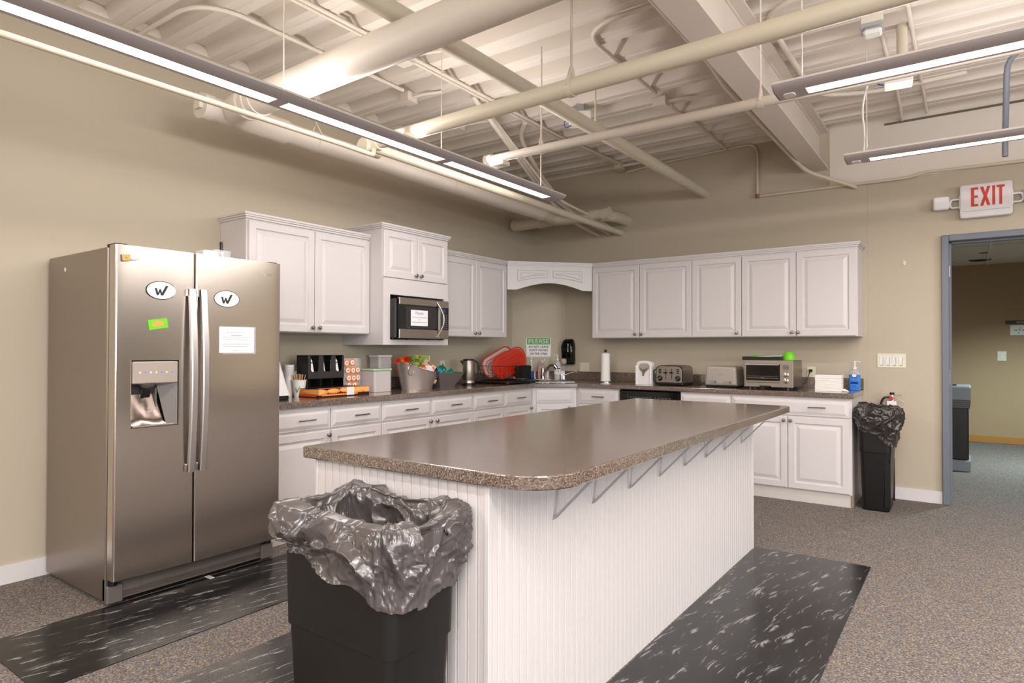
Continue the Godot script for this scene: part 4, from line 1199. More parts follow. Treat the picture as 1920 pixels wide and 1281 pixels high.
func microwave() -> void:
	# stands in the niche and sticks out of it; local x from its left side, z from the wall
	var o := thing("microwave", "stainless and black microwave with a curved handle in the white cabinet niche", "microwave", Vector3(0, 1.336, 2.772), PHI)
	var W := 0.612; var H := 0.335; var z1 := 0.535
	part("body", MB.new().box(0.0, W - 0.02, 0.012, H - 0.01, 0.10, z1, 0.006), M.charcoal, o)
	part("vent_frame", MB.new().box(0.03, 0.045, 0.03, H - 0.02, z1 - 0.02, z1 + 0.006), M.black, o)
	var d := part("door", MB.new().box(0.02, 0.485, 0.01, H - 0.002, z1, z1 + 0.022, 0.004), M.black_gloss, o)
	part("top_band", MB.new().box(0.02, 0.485, H - 0.058, H - 0.001, z1 + 0.0, z1 + 0.027, 0.004), M.steel_soft, d)
	part("bottom_band", MB.new().box(0.02, 0.485, 0.009, 0.085, z1 + 0.0, z1 + 0.027, 0.004), M.steel_soft, d)
	part("window", MB.new().prism(rrect(0.37, 0.175, 0.006, 2, 0.275, 0.181), z1 + 0.022, z1 + 0.0235), M.charcoal, d)
	var path := []
	for i in 15:
		var u := i / 14.0
		path.append(Vector3(0.462 + 0.030 * sin(PI * u), lerpf(0.025, H - 0.02, u), z1 + 0.024 + 0.050 * sin(PI * u)))
	part("handle", MB.new().tube(path, 0.013, 10, true, 0.55), M.handle, d)
	var p := part("control_panel", MB.new().box(0.485, W, 0.010, H - 0.002, z1 - 0.002, z1 + 0.022, 0.004), M.steel_soft, o)
	part("keypad", MB.new().box(0.515, W - 0.006, 0.088, 0.275, z1 + 0.022, z1 + 0.0235), M.black_gloss, p)
	part("display", MB.new().box(0.522, 0.560, 0.238, 0.262, z1 + 0.0235, z1 + 0.0245), M.screen_blue, p)
	var k := MB.new()
	for r in 8:
		for c in 3: k.box(0.527 + 0.024 * c, 0.538 + 0.024 * c, 0.10 + 0.016 * r, 0.106 + 0.016 * r, z1 + 0.0235, z1 + 0.0242)
	part("key", k, M.grey_ink, p)
	part("emblem", MB.new().box(0.288, 0.298, 0.034, 0.060, z1 + 0.027, z1 + 0.0285, 0.0005).box(0.276, 0.310, 0.034, 0.037, z1 + 0.027, z1 + 0.028), M.grey_plastic, d)
	k = MB.new()
	for x in [0.03, 0.44]: k.at(x, -0.002, z1 - 0.06).lathe([Vector2(0.0, 0), Vector2(0.012, 0), Vector2(0.012, 0.016)], 10)
	for x in [0.05, 0.5]: k.at(x, 0.0, 0.16).lathe([Vector2(0.0, 0), Vector2(0.012, 0), Vector2(0.012, 0.016)], 10)
	part("foot", k, M.black, o)
	var n := thing("notice", "white paper note taped on the microwave door", "notice", Vector3(z1 + 0.0245, 1.336, 2.772), PHI)
	part("sheet", MB.new().quad(Vector3(0.148, 0.113, 0), Vector3(0.345, 0.113, 0), Vector3(0.345, 0.240, 0), Vector3(0.148, 0.240, 0)), M.note_microwave, n)
	words("heading", "Please", 0.024, M.grey_ink, n, Transform3D(Basis.IDENTITY, Vector3(0.247, 0.216, 0.0008)), 0.0006)


func cup_profile(r0: float, r1: float, h: float) -> Array:
	return [Vector2(0.0, 0.0), Vector2(r0, 0.0), Vector2(r1, h), Vector2(r1 + 0.003, h + 0.001), Vector2(r1 + 0.003, h + 0.004), Vector2(r1 - 0.002, h + 0.003), Vector2(r0 - 0.003, 0.006), Vector2(0, 0.006)]


func pillow(w: float, h: float, t: float, seed_: int) -> MB:
	# a puffed foil bag with crimped ends, standing along y
	var nz := FastNoiseLite.new()
	nz.seed = seed_; nz.frequency = 9.0
	var b := MB.new()
	for s in [1.0, -1.0]:
		var rows := []
		for i in 17:
			var row := PackedVector3Array()
			var v := i / 16.0
			for j in 13:
				var u := j / 12.0
				var f := pow(sin(PI * u), 0.55) * pow(sin(PI * clampf((v - 0.06) / 0.88, 0.0, 1.0)), 0.5)
				var k := nz.get_noise_2d(u * w * 8.0 + s * 3.0, v * h * 8.0)
				row.append(Vector3((u - 0.5) * w * (1.0 - 0.10 * f) + 0.006 * k, v * h, s * (t * 0.5 * f * (1.0 + 0.55 * k) + 0.0008)))
			rows.append(row)
		b.grid(rows, false, s < 0)
	return b


func snack(called: String, label: String, x: float, y: float, z: float, turn: float, lean: float, tip: float, w: float, h: float, t: float, seed_: int, base: Color, patch: Color, patch2: Color) -> void:
	var rng := RandomNumberGenerator.new()
	rng.seed = seed_
	var im := Image.create(64, 96, false, Image.FORMAT_RGB8)
	im.fill(base)
	for k in 7: disc(im, rng.randf() * 64, rng.randf() * 96, rng.randf_range(7, 18), rng.randf_range(6, 16), patch if k % 2 == 0 else patch2)
	for k in 5: disc(im, rng.randf_range(16, 48), rng.randf_range(25, 75), rng.randf_range(3, 7), rng.randf_range(3, 6), patch2.lightened(0.3))
	var m := textured("bag_print_%d" % seed_, im, 0.25, 0.6)
	var o := thing(called, label, "snack bag", Vector3(x, y, z), turn, "")
	o.basis = Basis(Vector3.UP, turn) * Basis(Vector3(0, 0, 1), tip) * Basis(Vector3.RIGHT, lean)
	part("foil", pillow(w, h, t, seed_), m, o)
	var b := MB.new()
	for e in [0.0, h - 0.008]:
		for i in 12: b.box(-w / 2 + w * i / 12.0, -w / 2 + w * (i + 0.55) / 12.0, e, e + 0.008, -0.0016, 0.0016)
	part("crimp", b, m, o)


func left_counter() -> void:
	var Y := 0.914
	var V := func(x, y, z): return Vector3(x, y, z)
	# tapered white appliance half hidden by the fridge
	var o := thing("coffee_brewer", "white tapered appliance on a black foot, half hidden beside the fridge", "appliance", Vector3(0.30, Y, 3.81))
	var rows := []
	for i in 5:
		var u := i / 4.0
		var row := PackedVector3Array()
		for q in rrect(lerpf(0.30, 0.20, u), lerpf(0.325, 0.17, pow(u, 0.9)), 0.04, 5): row.append(Vector3(q.x, lerpf(0.03, 0.355, u), -q.y))
		rows.append(row)
	var b := MB.new()
	b.grid(rows, true)
	b.slab(rrect(0.2, 0.17, 0.04, 5), 0.352, 0.366, 0.008)
	part("shell", b, M.white_gloss, o)
	part("foot", MB.new().slab(rrect(0.29, 0.315, 0.04, 5), 0.0, 0.03, 0.004), M.black, o)
	part("badge", MB.new().at(0.132, 0.27, -0.05, PHI).prism(oval(0.02, 0.03), 0.0, 0.006), M.blue, o)
	o = thing("cup_stack", "narrow stack of white foam cups standing behind the stirrer cup", "cups", V.call(0.17, Y, 3.475))
	part("cup", MB.new().lathe(cup_profile(0.026, 0.034, 0.225), 18), M.white, o)
	b = MB.new()
	for i in 9: b.at(0, 0.15 + i * 0.008, 0).lathe([Vector2(0.0345, 0), Vector2(0.0365, 0.002), Vector2(0.0345, 0.004)], 18)
	part("nested_rim", b, M.white, o)
	# paper cup of stirrers
	o = thing("paper_cup", "white paper cup with a green V mark, holding wooden stirrers", "cup", V.call(0.245, Y, 3.445))
	part("wall", MB.new().lathe(cup_profile(0.034, 0.052, 0.118), 24), M.paper, o)
	b = MB.new()
	b.xf = Transform3D(Basis(Vector3.UP, 0.85) * Basis(Vector3.RIGHT, 0.14), Vector3(0.031, 0.05, 0.034))
	b.prism(poly([-0.016, 0.016, -0.010, 0.016, -0.003, -0.006, 0.013, 0.026, 0.018, 0.026, -0.001, -0.020, -0.006, -0.020]), 0.0, 0.0012)
	part("printed_mark", b, M.green, o)
	var rng := RandomNumberGenerator.new()
	rng.seed = 4
	var stick := MB.new().slab(rrect(0.006, 0.002, 0.0009, 2), 0.0, 0.155).mesh()
	for k in 26:
		var a := rng.randf() * TAU; var r := sqrt(rng.randf()) * 0.033
		var s := tag(part("stirrer", stick, M.stick, self), "flat wooden stirrer standing in the white paper cup", "stirrer", "stirrers in the paper cup") as Node3D
		s.position = V.call(0.245 + r * 0.75 * sin(a), Y + 0.008, 3.445 + r * 0.75 * cos(a))
		s.basis = Basis(Vector3(cos(a), 0, -sin(a)), r * 7.0) * Basis(Vector3.UP, rng.randf() * TAU)
	# cup organiser: fascia with three slots over condiment bays
	o = thing("cup_organizer", "black three slot cup organizer behind the pizza box", "organizer", V.call(0.17, Y, 3.411), PHI)
	var W := 0.326; var D := 0.13
	b = MB.new()
	b.box(0, W, 0, 0.299, 0, 0.004); b.box(0, 0.004, 0, 0.299, 0, D); b.box(W - 0.004, W, 0, 0.299, 0, D); b.box(0, W, 0.295, 0.299, 0, D * 0.75); b.box(0, W, 0, 0.004, 0, D)
	b.box(0.004, W - 0.004, 0.125, 0.129, 0, D)
	part("case", b, M.black, o)
	b = MB.new()
	var pts := [0.0, 0.129, W, 0.129, W, 0.293, W - 0.004, 0.297, W - 0.014, 0.297]
	for q in [[0.247, 0.310], [0.135, 0.206], [0.022, 0.094]]:
		pts.append_array([q[1], 0.290, q[1] - 0.004, 0.19, q[1] - 0.014, 0.178, q[0] + 0.014, 0.178, q[0] + 0.003, 0.19, q[0], 0.285, q[0] - 0.008, 0.297])
		if q[0] > 0.03: pts.append_array([q[0] - 0.028, 0.297])
	pts.append_array([0.004, 0.297, 0.0, 0.29])
	part("fascia", MB.new().prism(poly(pts), D, D + 0.005), M.charcoal, o)
	b = MB.new()
	for x in [0.11, 0.22]: b.box(x - 0.002, x + 0.002, 0.004, 0.125, 0.02, D)
	part("divider", b, M.black_soft, o)
	for k in 3:
		var x: float = [0.048, 0.158, 0.275][k]
		var c := thing("cup_sleeve", ["white cup stack with a green band in the organizer's left slot", "narrow white cup stack with a green band in the organizer's middle slot", "white cup stack with a green band in the organizer's right slot"][k], "cups", V.call(0.17 + 0.092, Y + 0.13, 3.411 - x))
		c.rotation.x = 0.10
		var r: float = [0.031, 0.024, 0.032][k]
		part("cup", MB.new().lathe([Vector2(0, 0), Vector2(r * 1.15, 0.0), Vector2(r * 0.8, 0.128), Vector2(r * 0.6, 0.14), Vector2(0, 0.14)], 16), M.paper, c)
		part("band", MB.new().lathe([Vector2(r * 0.875, 0.108), Vector2(r * 0.835, 0.12)], 16), M.green, c)
	# coffee pod stand
	o = thing("pod_stand", "clear upright coffee pod stand between the organizer and the tubs", "pod stand", V.call(0.225, Y, 2.955), PHI)
	b = MB.new()
	b.box(-0.085, 0.085, 0.0, 0.012, -0.05, 0.045, 0.003); b.box(-0.085, 0.085, 0.012, 0.272, -0.004, 0.0); b.box(-0.085, -0.081, 0.012, 0.272, -0.04, 0.02); b.box(0.081, 0.085, 0.012, 0.272, -0.04, 0.02)
	part("frame", b, M.clear, o)
	var pod := MB.new()
	pod.xf = Transform3D(Basis(Vector3.RIGHT, PHI), Vector3.ZERO)
	pod.lathe([Vector2(0, -0.04), Vector2(0.018, -0.038), Vector2(0.022, -0.002), Vector2(0.026, -0.002), Vector2(0.026, 0.0), Vector2(0.0, 0.0)], 18)
	var pm := pod.mesh()
	var ring := MB.new().prism(oval(0.054, 0.054, 22), 0.0, 0.0006).mesh()
	var face := MB.new().prism(oval(0.037, 0.037, 18), 0.0006, 0.0012).mesh()
	var dotm := MB.new().prism(poly([-0.008, -0.003, 0.002, -0.008, 0.009, 0.002, 0.002, 0.008]), 0.0012, 0.0016).mesh()
	var P := [[-0.045, 0.236], [0.012, 0.240], [-0.032, 0.178], [0.020, 0.178], [0.066, 0.180], [-0.022, 0.118], [0.026, 0.118], [0.070, 0.120], [-0.020, 0.060], [0.034, 0.060]]
	var N := ["top row, left", "top row, right", "second row, left", "second row, middle", "second row, right", "third row, left", "third row, middle", "third row, right", "lowest row, left", "lowest row, right"]
	for k in P.size():
		var c := thing("coffee_pod", "orange rimmed coffee pod in the clear stand, " + N[k], "coffee pod", V.call(0.235, Y + P[k][1], 2.955 - P[k][0]), PHI, "coffee pods in the clear stand")
		part("cup", pm, M.white, c)
		part("foil_rim", ring, M.orange, c)
		part("foil_face", face, M.paper, c)
		part("printed_mark", dotm, M.exit_red, c)
	# pizza box
	o = thing("pizza_box", "orange and black printed pizza box with a white label near the counter's front", "box", V.call(0.49, Y, 3.46), PHI + 0.03)
	b = MB.new()
	var w := 0.475; var d := 0.40; var h := 0.062
	b.quad(V.call(0, 0, 0), V.call(w, 0, 0), V.call(w, h, 0), V.call(0, h, 0), Rect2(0.25, 0, 0.75, 1))
	b.quad(V.call(0, 0, -d), V.call(0, 0, 0), V.call(0, h, 0), V.call(0, h, -d), Rect2(0, 0, 0.25, 1))
	b.quad(V.call(w, 0, 0), V.call(w, 0, -d), V.call(w, h, -d), V.call(w, h, 0)); b.quad(V.call(w, 0, -d), V.call(0, 0, -d), V.call(0, h, -d), V.call(w, h, -d))
	b.quad(V.call(0, h, 0), V.call(w, h, 0), V.call(w, h + 0.002, -d), V.call(0, h + 0.002, -d), Rect2(0.84, 0.68, 0.14, 0.22)); b.quad(V.call(0, 0, -d), V.call(w, 0, -d), V.call(w, 0, 0), V.call(0, 0, 0))
	part("carton", b, M.pizza_print, o)
	part("lid_flap", MB.new().box(0.0, w, h, h + 0.003, -0.02, 0.0), M.pizza_print, o)
	part("label", MB.new().box(0.255, 0.325, 0.008, h + 0.004, 0.0, 0.0015), M.white, o)
	# food tubs
	o = thing("storage_tub", "clear plastic tub with a pale green lid on the left counter", "container", V.call(0.27, Y, 2.745))
	part("wall", MB.new().slab(rrect(0.21, 0.185, 0.02, 4), 0.0, 0.172, 0.004), M.milky, o)
	part("lid", MB.new().slab(rrect(0.225, 0.20, 0.022, 4), 0.172, 0.188, 0.004), M.milky_green, o)
	o = thing("storage_tub", "tall milky plastic canister standing behind the green lidded tub", "container", V.call(0.11, Y, 2.53))
	part("wall", MB.new().slab(rrect(0.13, 0.15, 0.02, 4), 0.0, 0.275, 0.004), M.milky, o)
	part("lid", MB.new().slab(rrect(0.14, 0.16, 0.022, 4), 0.275, 0.295, 0.004), M.white, o)
	# oval party tub with a slanted rim and ring handles
	o = thing("snack_tub", "oval brushed metal tub with a slanted rim and ring handle, full of snacks", "tub", V.call(0.30, Y, 2.285))
	rows = []
	var inner := []
	for i in 8:
		var u := i / 7.0
		var row := PackedVector3Array(); var row2 := PackedVector3Array()
		for k in 40:
			var a := TAU * k / 40
			var top := 0.172 + 0.048 * cos(a) + 0.012 * cos(2 * a)
			row.append(Vector3(sin(a) * lerpf(0.105, 0.14, u), u * top, cos(a) * lerpf(0.155, 0.205, u)))
			row2.append(Vector3(sin(a) * lerpf(0.100, 0.135, u), 0.004 + u * (top - 0.004), cos(a) * lerpf(0.150, 0.200, u)))
		rows.append(row); inner.append(row2)
	b = MB.new()
	b.grid(rows, true); b.grid(inner, true, true); b.grid([rows[7], inner[7]], true)
	b.slab(oval(0.21, 0.31, 40), 0.0, 0.004)
	part("shell", b, M.tub, o)
	b = MB.new()
	var rim := []
	for k in 41: rim.append(rows[7][k % 40])
	b.tube(rim, 0.004, 6, false)
	part("rolled_rim", b, M.tub, o)
	b = MB.new()
	var rg := []
	for k in 25: rg.append(V.call(0.094 + 0.006 * cos(TAU * k / 24), 0.172 + 0.045 * cos(TAU * k / 24), 0.165 + 0.036 * sin(TAU * k / 24)))
	b.tube(rg, 0.004, 8, false)
	b.box(0.078, 0.105, 0.206, 0.222, 0.155, 0.175, 0.004)
	part("ring_handle", b, M.chrome, o)
	snack("snack_bag", "orange and red snack bag at the left of the metal tub", 0.27, Y + 0.13, 2.39, 0.9, -0.25, 0.25, 0.13, 0.15, 0.06, 11, Color(0.85, 0.22, 0.04), Color(0.95, 0.50, 0.08), Color(0.75, 0.10, 0.03))
	snack("snack_bag", "green and yellow snack bag in the middle of the metal tub", 0.27, Y + 0.10, 2.31, 0.85, -0.15, 0.15, 0.16, 0.185, 0.06, 12, Color(0.33, 0.46, 0.14), Color(0.70, 0.70, 0.28), Color(0.55, 0.62, 0.25))
	snack("snack_bag", "navy blue snack bag behind the green ones in the tub", 0.20, Y + 0.13, 2.24, 0.8, -0.2, -0.5, 0.10, 0.15, 0.04, 13, Color(0.04, 0.05, 0.25), Color(0.08, 0.08, 0.35), Color(0.5, 0.5, 0.6))
	snack("snack_bag", "tall pale green snack bag standing upright in the tub", 0.26, Y + 0.05, 2.185, 0.75, -0.05, -0.06, 0.125, 0.24, 0.06, 14, Color(0.66, 0.72, 0.30), Color(0.45, 0.60, 0.22), Color(0.85, 0.80, 0.58))
	snack("snack_bag", "white and orange snack bag lying at the tub's low front rim", 0.34, Y + 0.10, 2.29, 0.8, -0.5, -0.7, 0.12, 0.18, 0.05, 15, Color(0.86, 0.84, 0.82), Color(0.92, 0.42, 0.10), Color(0.85, 0.85, 0.88))
	snack("snack_bag", "small black and red snack bag tucked in the tub's left side", 0.32, Y + 0.09, 2.40, 0.9, -0.5, 0.5, 0.09, 0.12, 0.04, 16, Color(0.05, 0.04, 0.05), Color(0.55, 0.05, 0.06), Color(0.7, 0.7, 0.75))
	snack("snack_bag", "small purple and black snack bag at the tub's right end", 0.32, Y + 0.06, 2.13, 0.8, -0.4, -0.6, 0.09, 0.12, 0.04, 17, Color(0.10, 0.04, 0.13), Color(0.28, 0.18, 0.45), Color(0.85, 0.65, 0.40))
	# grey tapered bowl with wrapped sweets
	o = thing("serving_bowl", "dark grey metal bowl with slanted ends beside the snack tub", "bowl", V.call(0.27, Y, 1.90))
	b = MB.new()
	rows = []; inner = []
	for i in 4:
		var u := i / 3.0
		var row := PackedVector3Array(); var row2 := PackedVector3Array()
		for q in rrect(lerpf(0.15, 0.22, u), lerpf(0.19, 0.36, u), 0.012, 2):
			row.append(Vector3(q.x, u * 0.133, -q.y - 0.025 * u + 0.03))
			row2.append(Vector3(q.x * 0.95, 0.004 + u * 0.129, (-q.y) * 0.96 - 0.025 * u + 0.03))
		rows.append(row); inner.append(row2)
	for i in 3:
		for j in rows[0].size():
			var j2: int = (j + 1) % rows[0].size()
			b.quad(rows[i][j], rows[i][j2], rows[i + 1][j2], rows[i + 1][j])
			b.quad(inner[i][j2], inner[i][j], inner[i + 1][j], inner[i + 1][j2])
	for j in rows[0].size():
		var j2: int = (j + 1) % rows[0].size()
		b.quad(rows[3][j], rows[3][j2], inner[3][j2], inner[3][j])
	b.at(0, 0, 0.03).slab(rrect(0.15, 0.19, 0.012, 2), 0.0, 0.004)
	part("shell", b, M.tray_grey, o)
	snack("candy_bag", "crinkled blue bag in the grey bowl, left of the teal ones", 0.27, Y + 0.07, 2.03, 0.8, -0.5, 0.2, 0.10, 0.11, 0.06, 21, Color(0.03, 0.16, 0.62), Color(0.10, 0.35, 0.85), Color(0.05, 0.10, 0.45))
	snack("candy_bag", "large teal bag lying across the grey bowl", 0.30, Y + 0.125, 2.0, 0.75, -1.25, -1.2, 0.12, 0.22, 0.07, 22, Color(0.02, 0.46, 0.45), Color(0.10, 0.62, 0.58), Color(0.45, 0.78, 0.72))
	snack("candy_bag", "small teal bag at the right end of the grey bowl", 0.27, Y + 0.09, 1.86, 0.75, -0.8, -0.9, 0.07, 0.12, 0.04, 23, Color(0.02, 0.50, 0.45), Color(0.06, 0.60, 0.50), Color(0.3, 0.7, 0.6))
	# kettle
	o = thing("kettle", "brushed steel electric kettle with a black handle and lid", "kettle", V.call(0.28, Y, 1.555))
	part("base", MB.new().lathe([Vector2(0, 0), Vector2(0.068, 0), Vector2(0.068, 0.012), Vector2(0.062, 0.018), Vector2(0, 0.018)], 28), M.black, o)
	part("body", MB.new().lathe([Vector2(0.061, 0.02), Vector2(0.061, 0.045), Vector2(0.0595, 0.047), Vector2(0.061, 0.049), Vector2(0.055, 0.235), Vector2(0.053, 0.238)], 32), M.steel_soft, o)
	part("lid", MB.new().lathe([Vector2(0.056, 0.235), Vector2(0.056, 0.243), Vector2(0.05, 0.250), Vector2(0.0, 0.253)], 28), M.black, o)
	b = MB.new()
	b.xf = Transform3D(Basis(Vector3.UP, 2.35), Vector3.ZERO)
	b.tube(bend([V.call(0, 0.235, 0.045), V.call(0, 0.225, 0.085), V.call(0, 0.14, 0.098), V.call(0, 0.06, 0.082), V.call(0, 0.055, 0.058)], 0.04, 5), 0.011, 10, true, 0.7)
	part("handle", b, M.black_soft, o)
	b = MB.new()
	b.xf = Transform3D(Basis(Vector3.UP, -0.785), Vector3.ZERO)
	b.tri(V.call(-0.022, 0.235, 0.048), V.call(0, 0.19, 0.056), V.call(0, 0.237, 0.085)); b.tri(V.call(0.022, 0.235, 0.048), V.call(0, 0.237, 0.085), V.call(0, 0.19, 0.056)); b.tri(V.call(-0.022, 0.235, 0.048), V.call(0, 0.237, 0.085), V.call(0.022, 0.235, 0.048))
	part("spout", b, M.steel_soft, o)
	# outlets on the left wall
	outlet("wall_outlet", "ivory outlet plate on the left wall behind the stirrer cup", V.call(0.0, 1.09, 3.28), PHI)
	outlet("wall_outlet", "ivory outlet plate on the left wall behind the grey bowl", V.call(0.0, 1.09, 1.62), PHI)


func outlet(called: String, label: String, pos: Vector3, turn: float) -> Node3D:
	var o := thing(called, label, "outlet", pos, turn)
	part("plate", MB.new().box(-0.036, 0.036, -0.058, 0.058, 0.0, 0.005, 0.002), M.ivory, o)
	part("socket", MB.new().box(-0.016, 0.016, 0.008, 0.036, 0.005, 0.0065, 0.0007).box(-0.016, 0.016, -0.036, -0.008, 0.005, 0.0065, 0.0007), M.ivory, o)
	var b := MB.new()
	for y in [0.022, -0.022]:
		for x in [-0.006, 0.006]: b.box(x - 0.001, x + 0.001, y - 0.002, y + 0.006, 0.0065, 0.0068)
	part("slot", b, M.ink, o)
	return o


func sink_corner() -> void:
	var Y := 0.914
	var V := func(x, y, z): return Vector3(x, y, z)
	# local frame: x along the diagonal wall panel, z out from it
	var C := Transform3D(Basis(Vector3.UP, PI / 4), Vector3(0.215, Y, 0.22))
	var o := thing("sink", "stainless corner sink set into the worktop below the notice", "sink", C.origin, PI / 4)
	var b := MB.new()
	b.box(-0.27, 0.27, 0.0, 0.006, 0.05, 0.16, 0.002); b.box(-0.27, 0.27, 0.0, 0.006, 0.55, 0.58, 0.002); b.box(-0.27, -0.24, 0.0, 0.006, 0.16, 0.55, 0.002); b.box(0.24, 0.27, 0.0, 0.006, 0.16, 0.55, 0.002); b.box(-0.01, 0.01, 0.0, 0.005, 0.16, 0.55, 0.002)
	part("rim", b, M.nickel, o)
	b = MB.new()
	b.quad(V.call(-0.24, 0.0015, 0.55), V.call(0.24, 0.0015, 0.55), V.call(0.24, 0.0015, 0.16), V.call(-0.24, 0.0015, 0.16))
	part("basin", b, M.grey_plastic, o)
	b = MB.new()
	for x in [-0.12, 0.12]: b.at(x, 0.0016, 0.35).lathe([Vector2(0.04, 0.0), Vector2(0.038, 0.002), Vector2(0.0, 0.001)], 16)
	part("drain", b, M.chrome, o)
	# faucet
	o = thing("faucet", "chrome single lever faucet with a pull-out spray head at the corner sink", "faucet", C * V.call(0.02, 0.006, 0.12), PI / 4)
	part("base_plate", MB.new().slab(rrect(0.22, 0.055, 0.027, 6), 0.0, 0.008, 0.003), M.chrome, o)
	part("body", MB.new().lathe([Vector2(0.026, 0.008), Vector2(0.024, 0.05), Vector2(0.021, 0.10), Vector2(0.019, 0.13), Vector2(0.0, 0.14)], 18), M.chrome, o)
	part("spout", MB.new().tube(bend([V.call(0.0, 0.04, 0.01), V.call(0.035, 0.12, 0.03), V.call(0.075, 0.168, 0.06), V.call(0.115, 0.160, 0.09), V.call(0.130, 0.135, 0.10)], 0.05, 5), 0.015, 12), M.chrome, o)
	part("spray_head", MB.new().tube([V.call(0.112, 0.160, 0.088), V.call(0.137, 0.128, 0.105)], 0.021, 14), M.chrome, o)
	part("lever", MB.new().tube(bend([V.call(0, 0.135, 0.0), V.call(-0.005, 0.165, 0.0), V.call(0.02, 0.225, 0.005)], 0.02), 0.009, 10, true, 0.6), M.chrome, o)
	# bottles round the sink
	o = thing("dish_soap", "clear waisted squeeze bottle with blue dish soap left of the faucet", "bottle", V.call(0.222, Y + 0.006, 0.383))
	part("soap", MB.new().lathe([Vector2(0, 0), Vector2(0.028, 0.0), Vector2(0.031, 0.01), Vector2(0.029, 0.045), Vector2(0.031, 0.085), Vector2(0.029, 0.10), Vector2(0, 0.10)], 18), M.blue, o)
	part("bottle", MB.new().lathe([Vector2(0.029, 0.10), Vector2(0.024, 0.13), Vector2(0.027, 0.16), Vector2(0.022, 0.19), Vector2(0.025, 0.21), Vector2(0.011, 0.232), Vector2(0.011, 0.24)], 18), M.clear, o)
	part("cap", MB.new().lathe([Vector2(0.013, 0.238), Vector2(0.013, 0.25), Vector2(0.007, 0.254), Vector2(0.006, 0.262), Vector2(0, 0.264)], 14), M.white, o)
	o = thing("soap_bottle", "white and orange bottle standing behind the faucet", "bottle", V.call(0.282, Y + 0.006, 0.250))
	part("bottle", MB.new().slab(rrect(0.10, 0.045, 0.02, 5), 0.0, 0.15, 0.008).at(0, 0.148, 0).lathe([Vector2(0.03, 0.0), Vector2(0.022, 0.02), Vector2(0.012, 0.03), Vector2(0.012, 0.04)], 14), M.clear_white, o)
	part("cap", MB.new().at(0, 0.188, 0).lathe([Vector2(0.014, 0), Vector2(0.014, 0.02), Vector2(0.006, 0.028), Vector2(0, 0.028)], 12), M.white, o)
	part("label", MB.new().box(-0.0505, 0.0505, 0.02, 0.12, -0.018, 0.018), M.orange, o)
	o.rotation.y = PI / 4
	o = thing("lotion_bottle", "clear pump bottle with a white label and pump right of the faucet", "bottle", V.call(0.442, Y + 0.006, 0.186), PI / 4)
	part("bottle", MB.new().lathe([Vector2(0, 0), Vector2(0.036, 0.0), Vector2(0.038, 0.006), Vector2(0.038, 0.185), Vector2(0.034, 0.20), Vector2(0.015, 0.212), Vector2(0.015, 0.22)], 22), M.milky, o)
	part("label", MB.new().lathe([Vector2(0.0388, 0.06), Vector2(0.0388, 0.145)], 22), M.paper, o)
	b = MB.new()
	b.box(-0.022, 0.022, 0.118, 0.130, 0.0350, 0.0398); b.box(-0.006, 0.006, 0.09, 0.10, 0.0385, 0.0398); b.box(-0.012, 0.012, 0.073, 0.077, 0.0370, 0.0398)
	part("print", b, M.ink, o)
	b = MB.new().lathe([Vector2(0.017, 0.215), Vector2(0.017, 0.232), Vector2(0.006, 0.236), Vector2(0.006, 0.27), Vector2(0.012, 0.272), Vector2(0.012, 0.28), Vector2(0, 0.282)], 14)
	b.tube([V.call(0, 0.275, 0), V.call(-0.03, 0.277, 0.012), V.call(-0.05, 0.27, 0.018)], 0.005, 8)
	part("pump", b, M.white, o)
	o = thing("deck_dispenser", "slim chrome soap spout rising at the right of the sink", "soap dispenser", V.call(0.508, Y, 0.204), 0)
	part("base", MB.new().lathe([Vector2(0, 0), Vector2(0.02, 0.0), Vector2(0.02, 0.006), Vector2(0.011, 0.01), Vector2(0.010, 0.055), Vector2(0, 0.058)], 14), M.chrome, o)
	part("spout", MB.new().tube([V.call(0, 0.05, 0), V.call(0.07, 0.082, -0.07), V.call(0.11, 0.096, -0.105), V.call(0.125, 0.088, -0.118)], 0.0055, 8), M.chrome, o)
	# draining board and rack
	o = thing("drain_tray", "black plastic drain tray under the dish rack", "tray", V.call(0.31, Y, 0.965))
	part("tray", MB.new().slab(rrect(0.44, 0.58, 0.03, 4), 0.004, 0.022, 0.005), M.black, o)
	b = MB.new()
	for x in [-0.18, 0.18]:
		for z in [-0.24, 0.24]: b.box(x - 0.02, x + 0.02, 0.0, 0.006, z - 0.03, z + 0.03)
	part("foot", b, M.black, o)
	o = thing("dish_rack", "black wire dish rack holding red lids by the sink", "dish rack", V.call(0.31, Y + 0.022, 1.0))
	b = MB.new()
	var loop := func(w: float, d: float, y: float, r: float):
		var path := []
		for q in rrect(w, d, 0.03, 4): path.append(Vector3(q.x, y, q.y))
		path.append(path[0])
		b.tube(path, r, 6, false)
	loop.call(0.34, 0.46, 0.155, 0.0032); loop.call(0.31, 0.43, 0.06, 0.002); loop.call(0.29, 0.41, 0.008, 0.003)
	part("ring", b, M.black, o)
	b = MB.new()
	for k in 9:
		var z := -0.20 + 0.05 * k
		for s in [-1.0, 1.0]: b.tube([V.call(s * 0.17, 0.155, z * 1.1), V.call(s * 0.145, 0.008, z), ], 0.0018, 5, false)
		b.tube([V.call(-0.145, 0.008, z), V.call(0.145, 0.008, z)], 0.0018, 5, false)
	for k in 7:
		var x := -0.135 + 0.045 * k
		for s in [-1.0, 1.0]: b.tube([V.call(x * 1.15, 0.155, s * 0.23), V.call(x, 0.008, s * 0.205)], 0.0018, 5, false)
	part("wire", b, M.black, o)
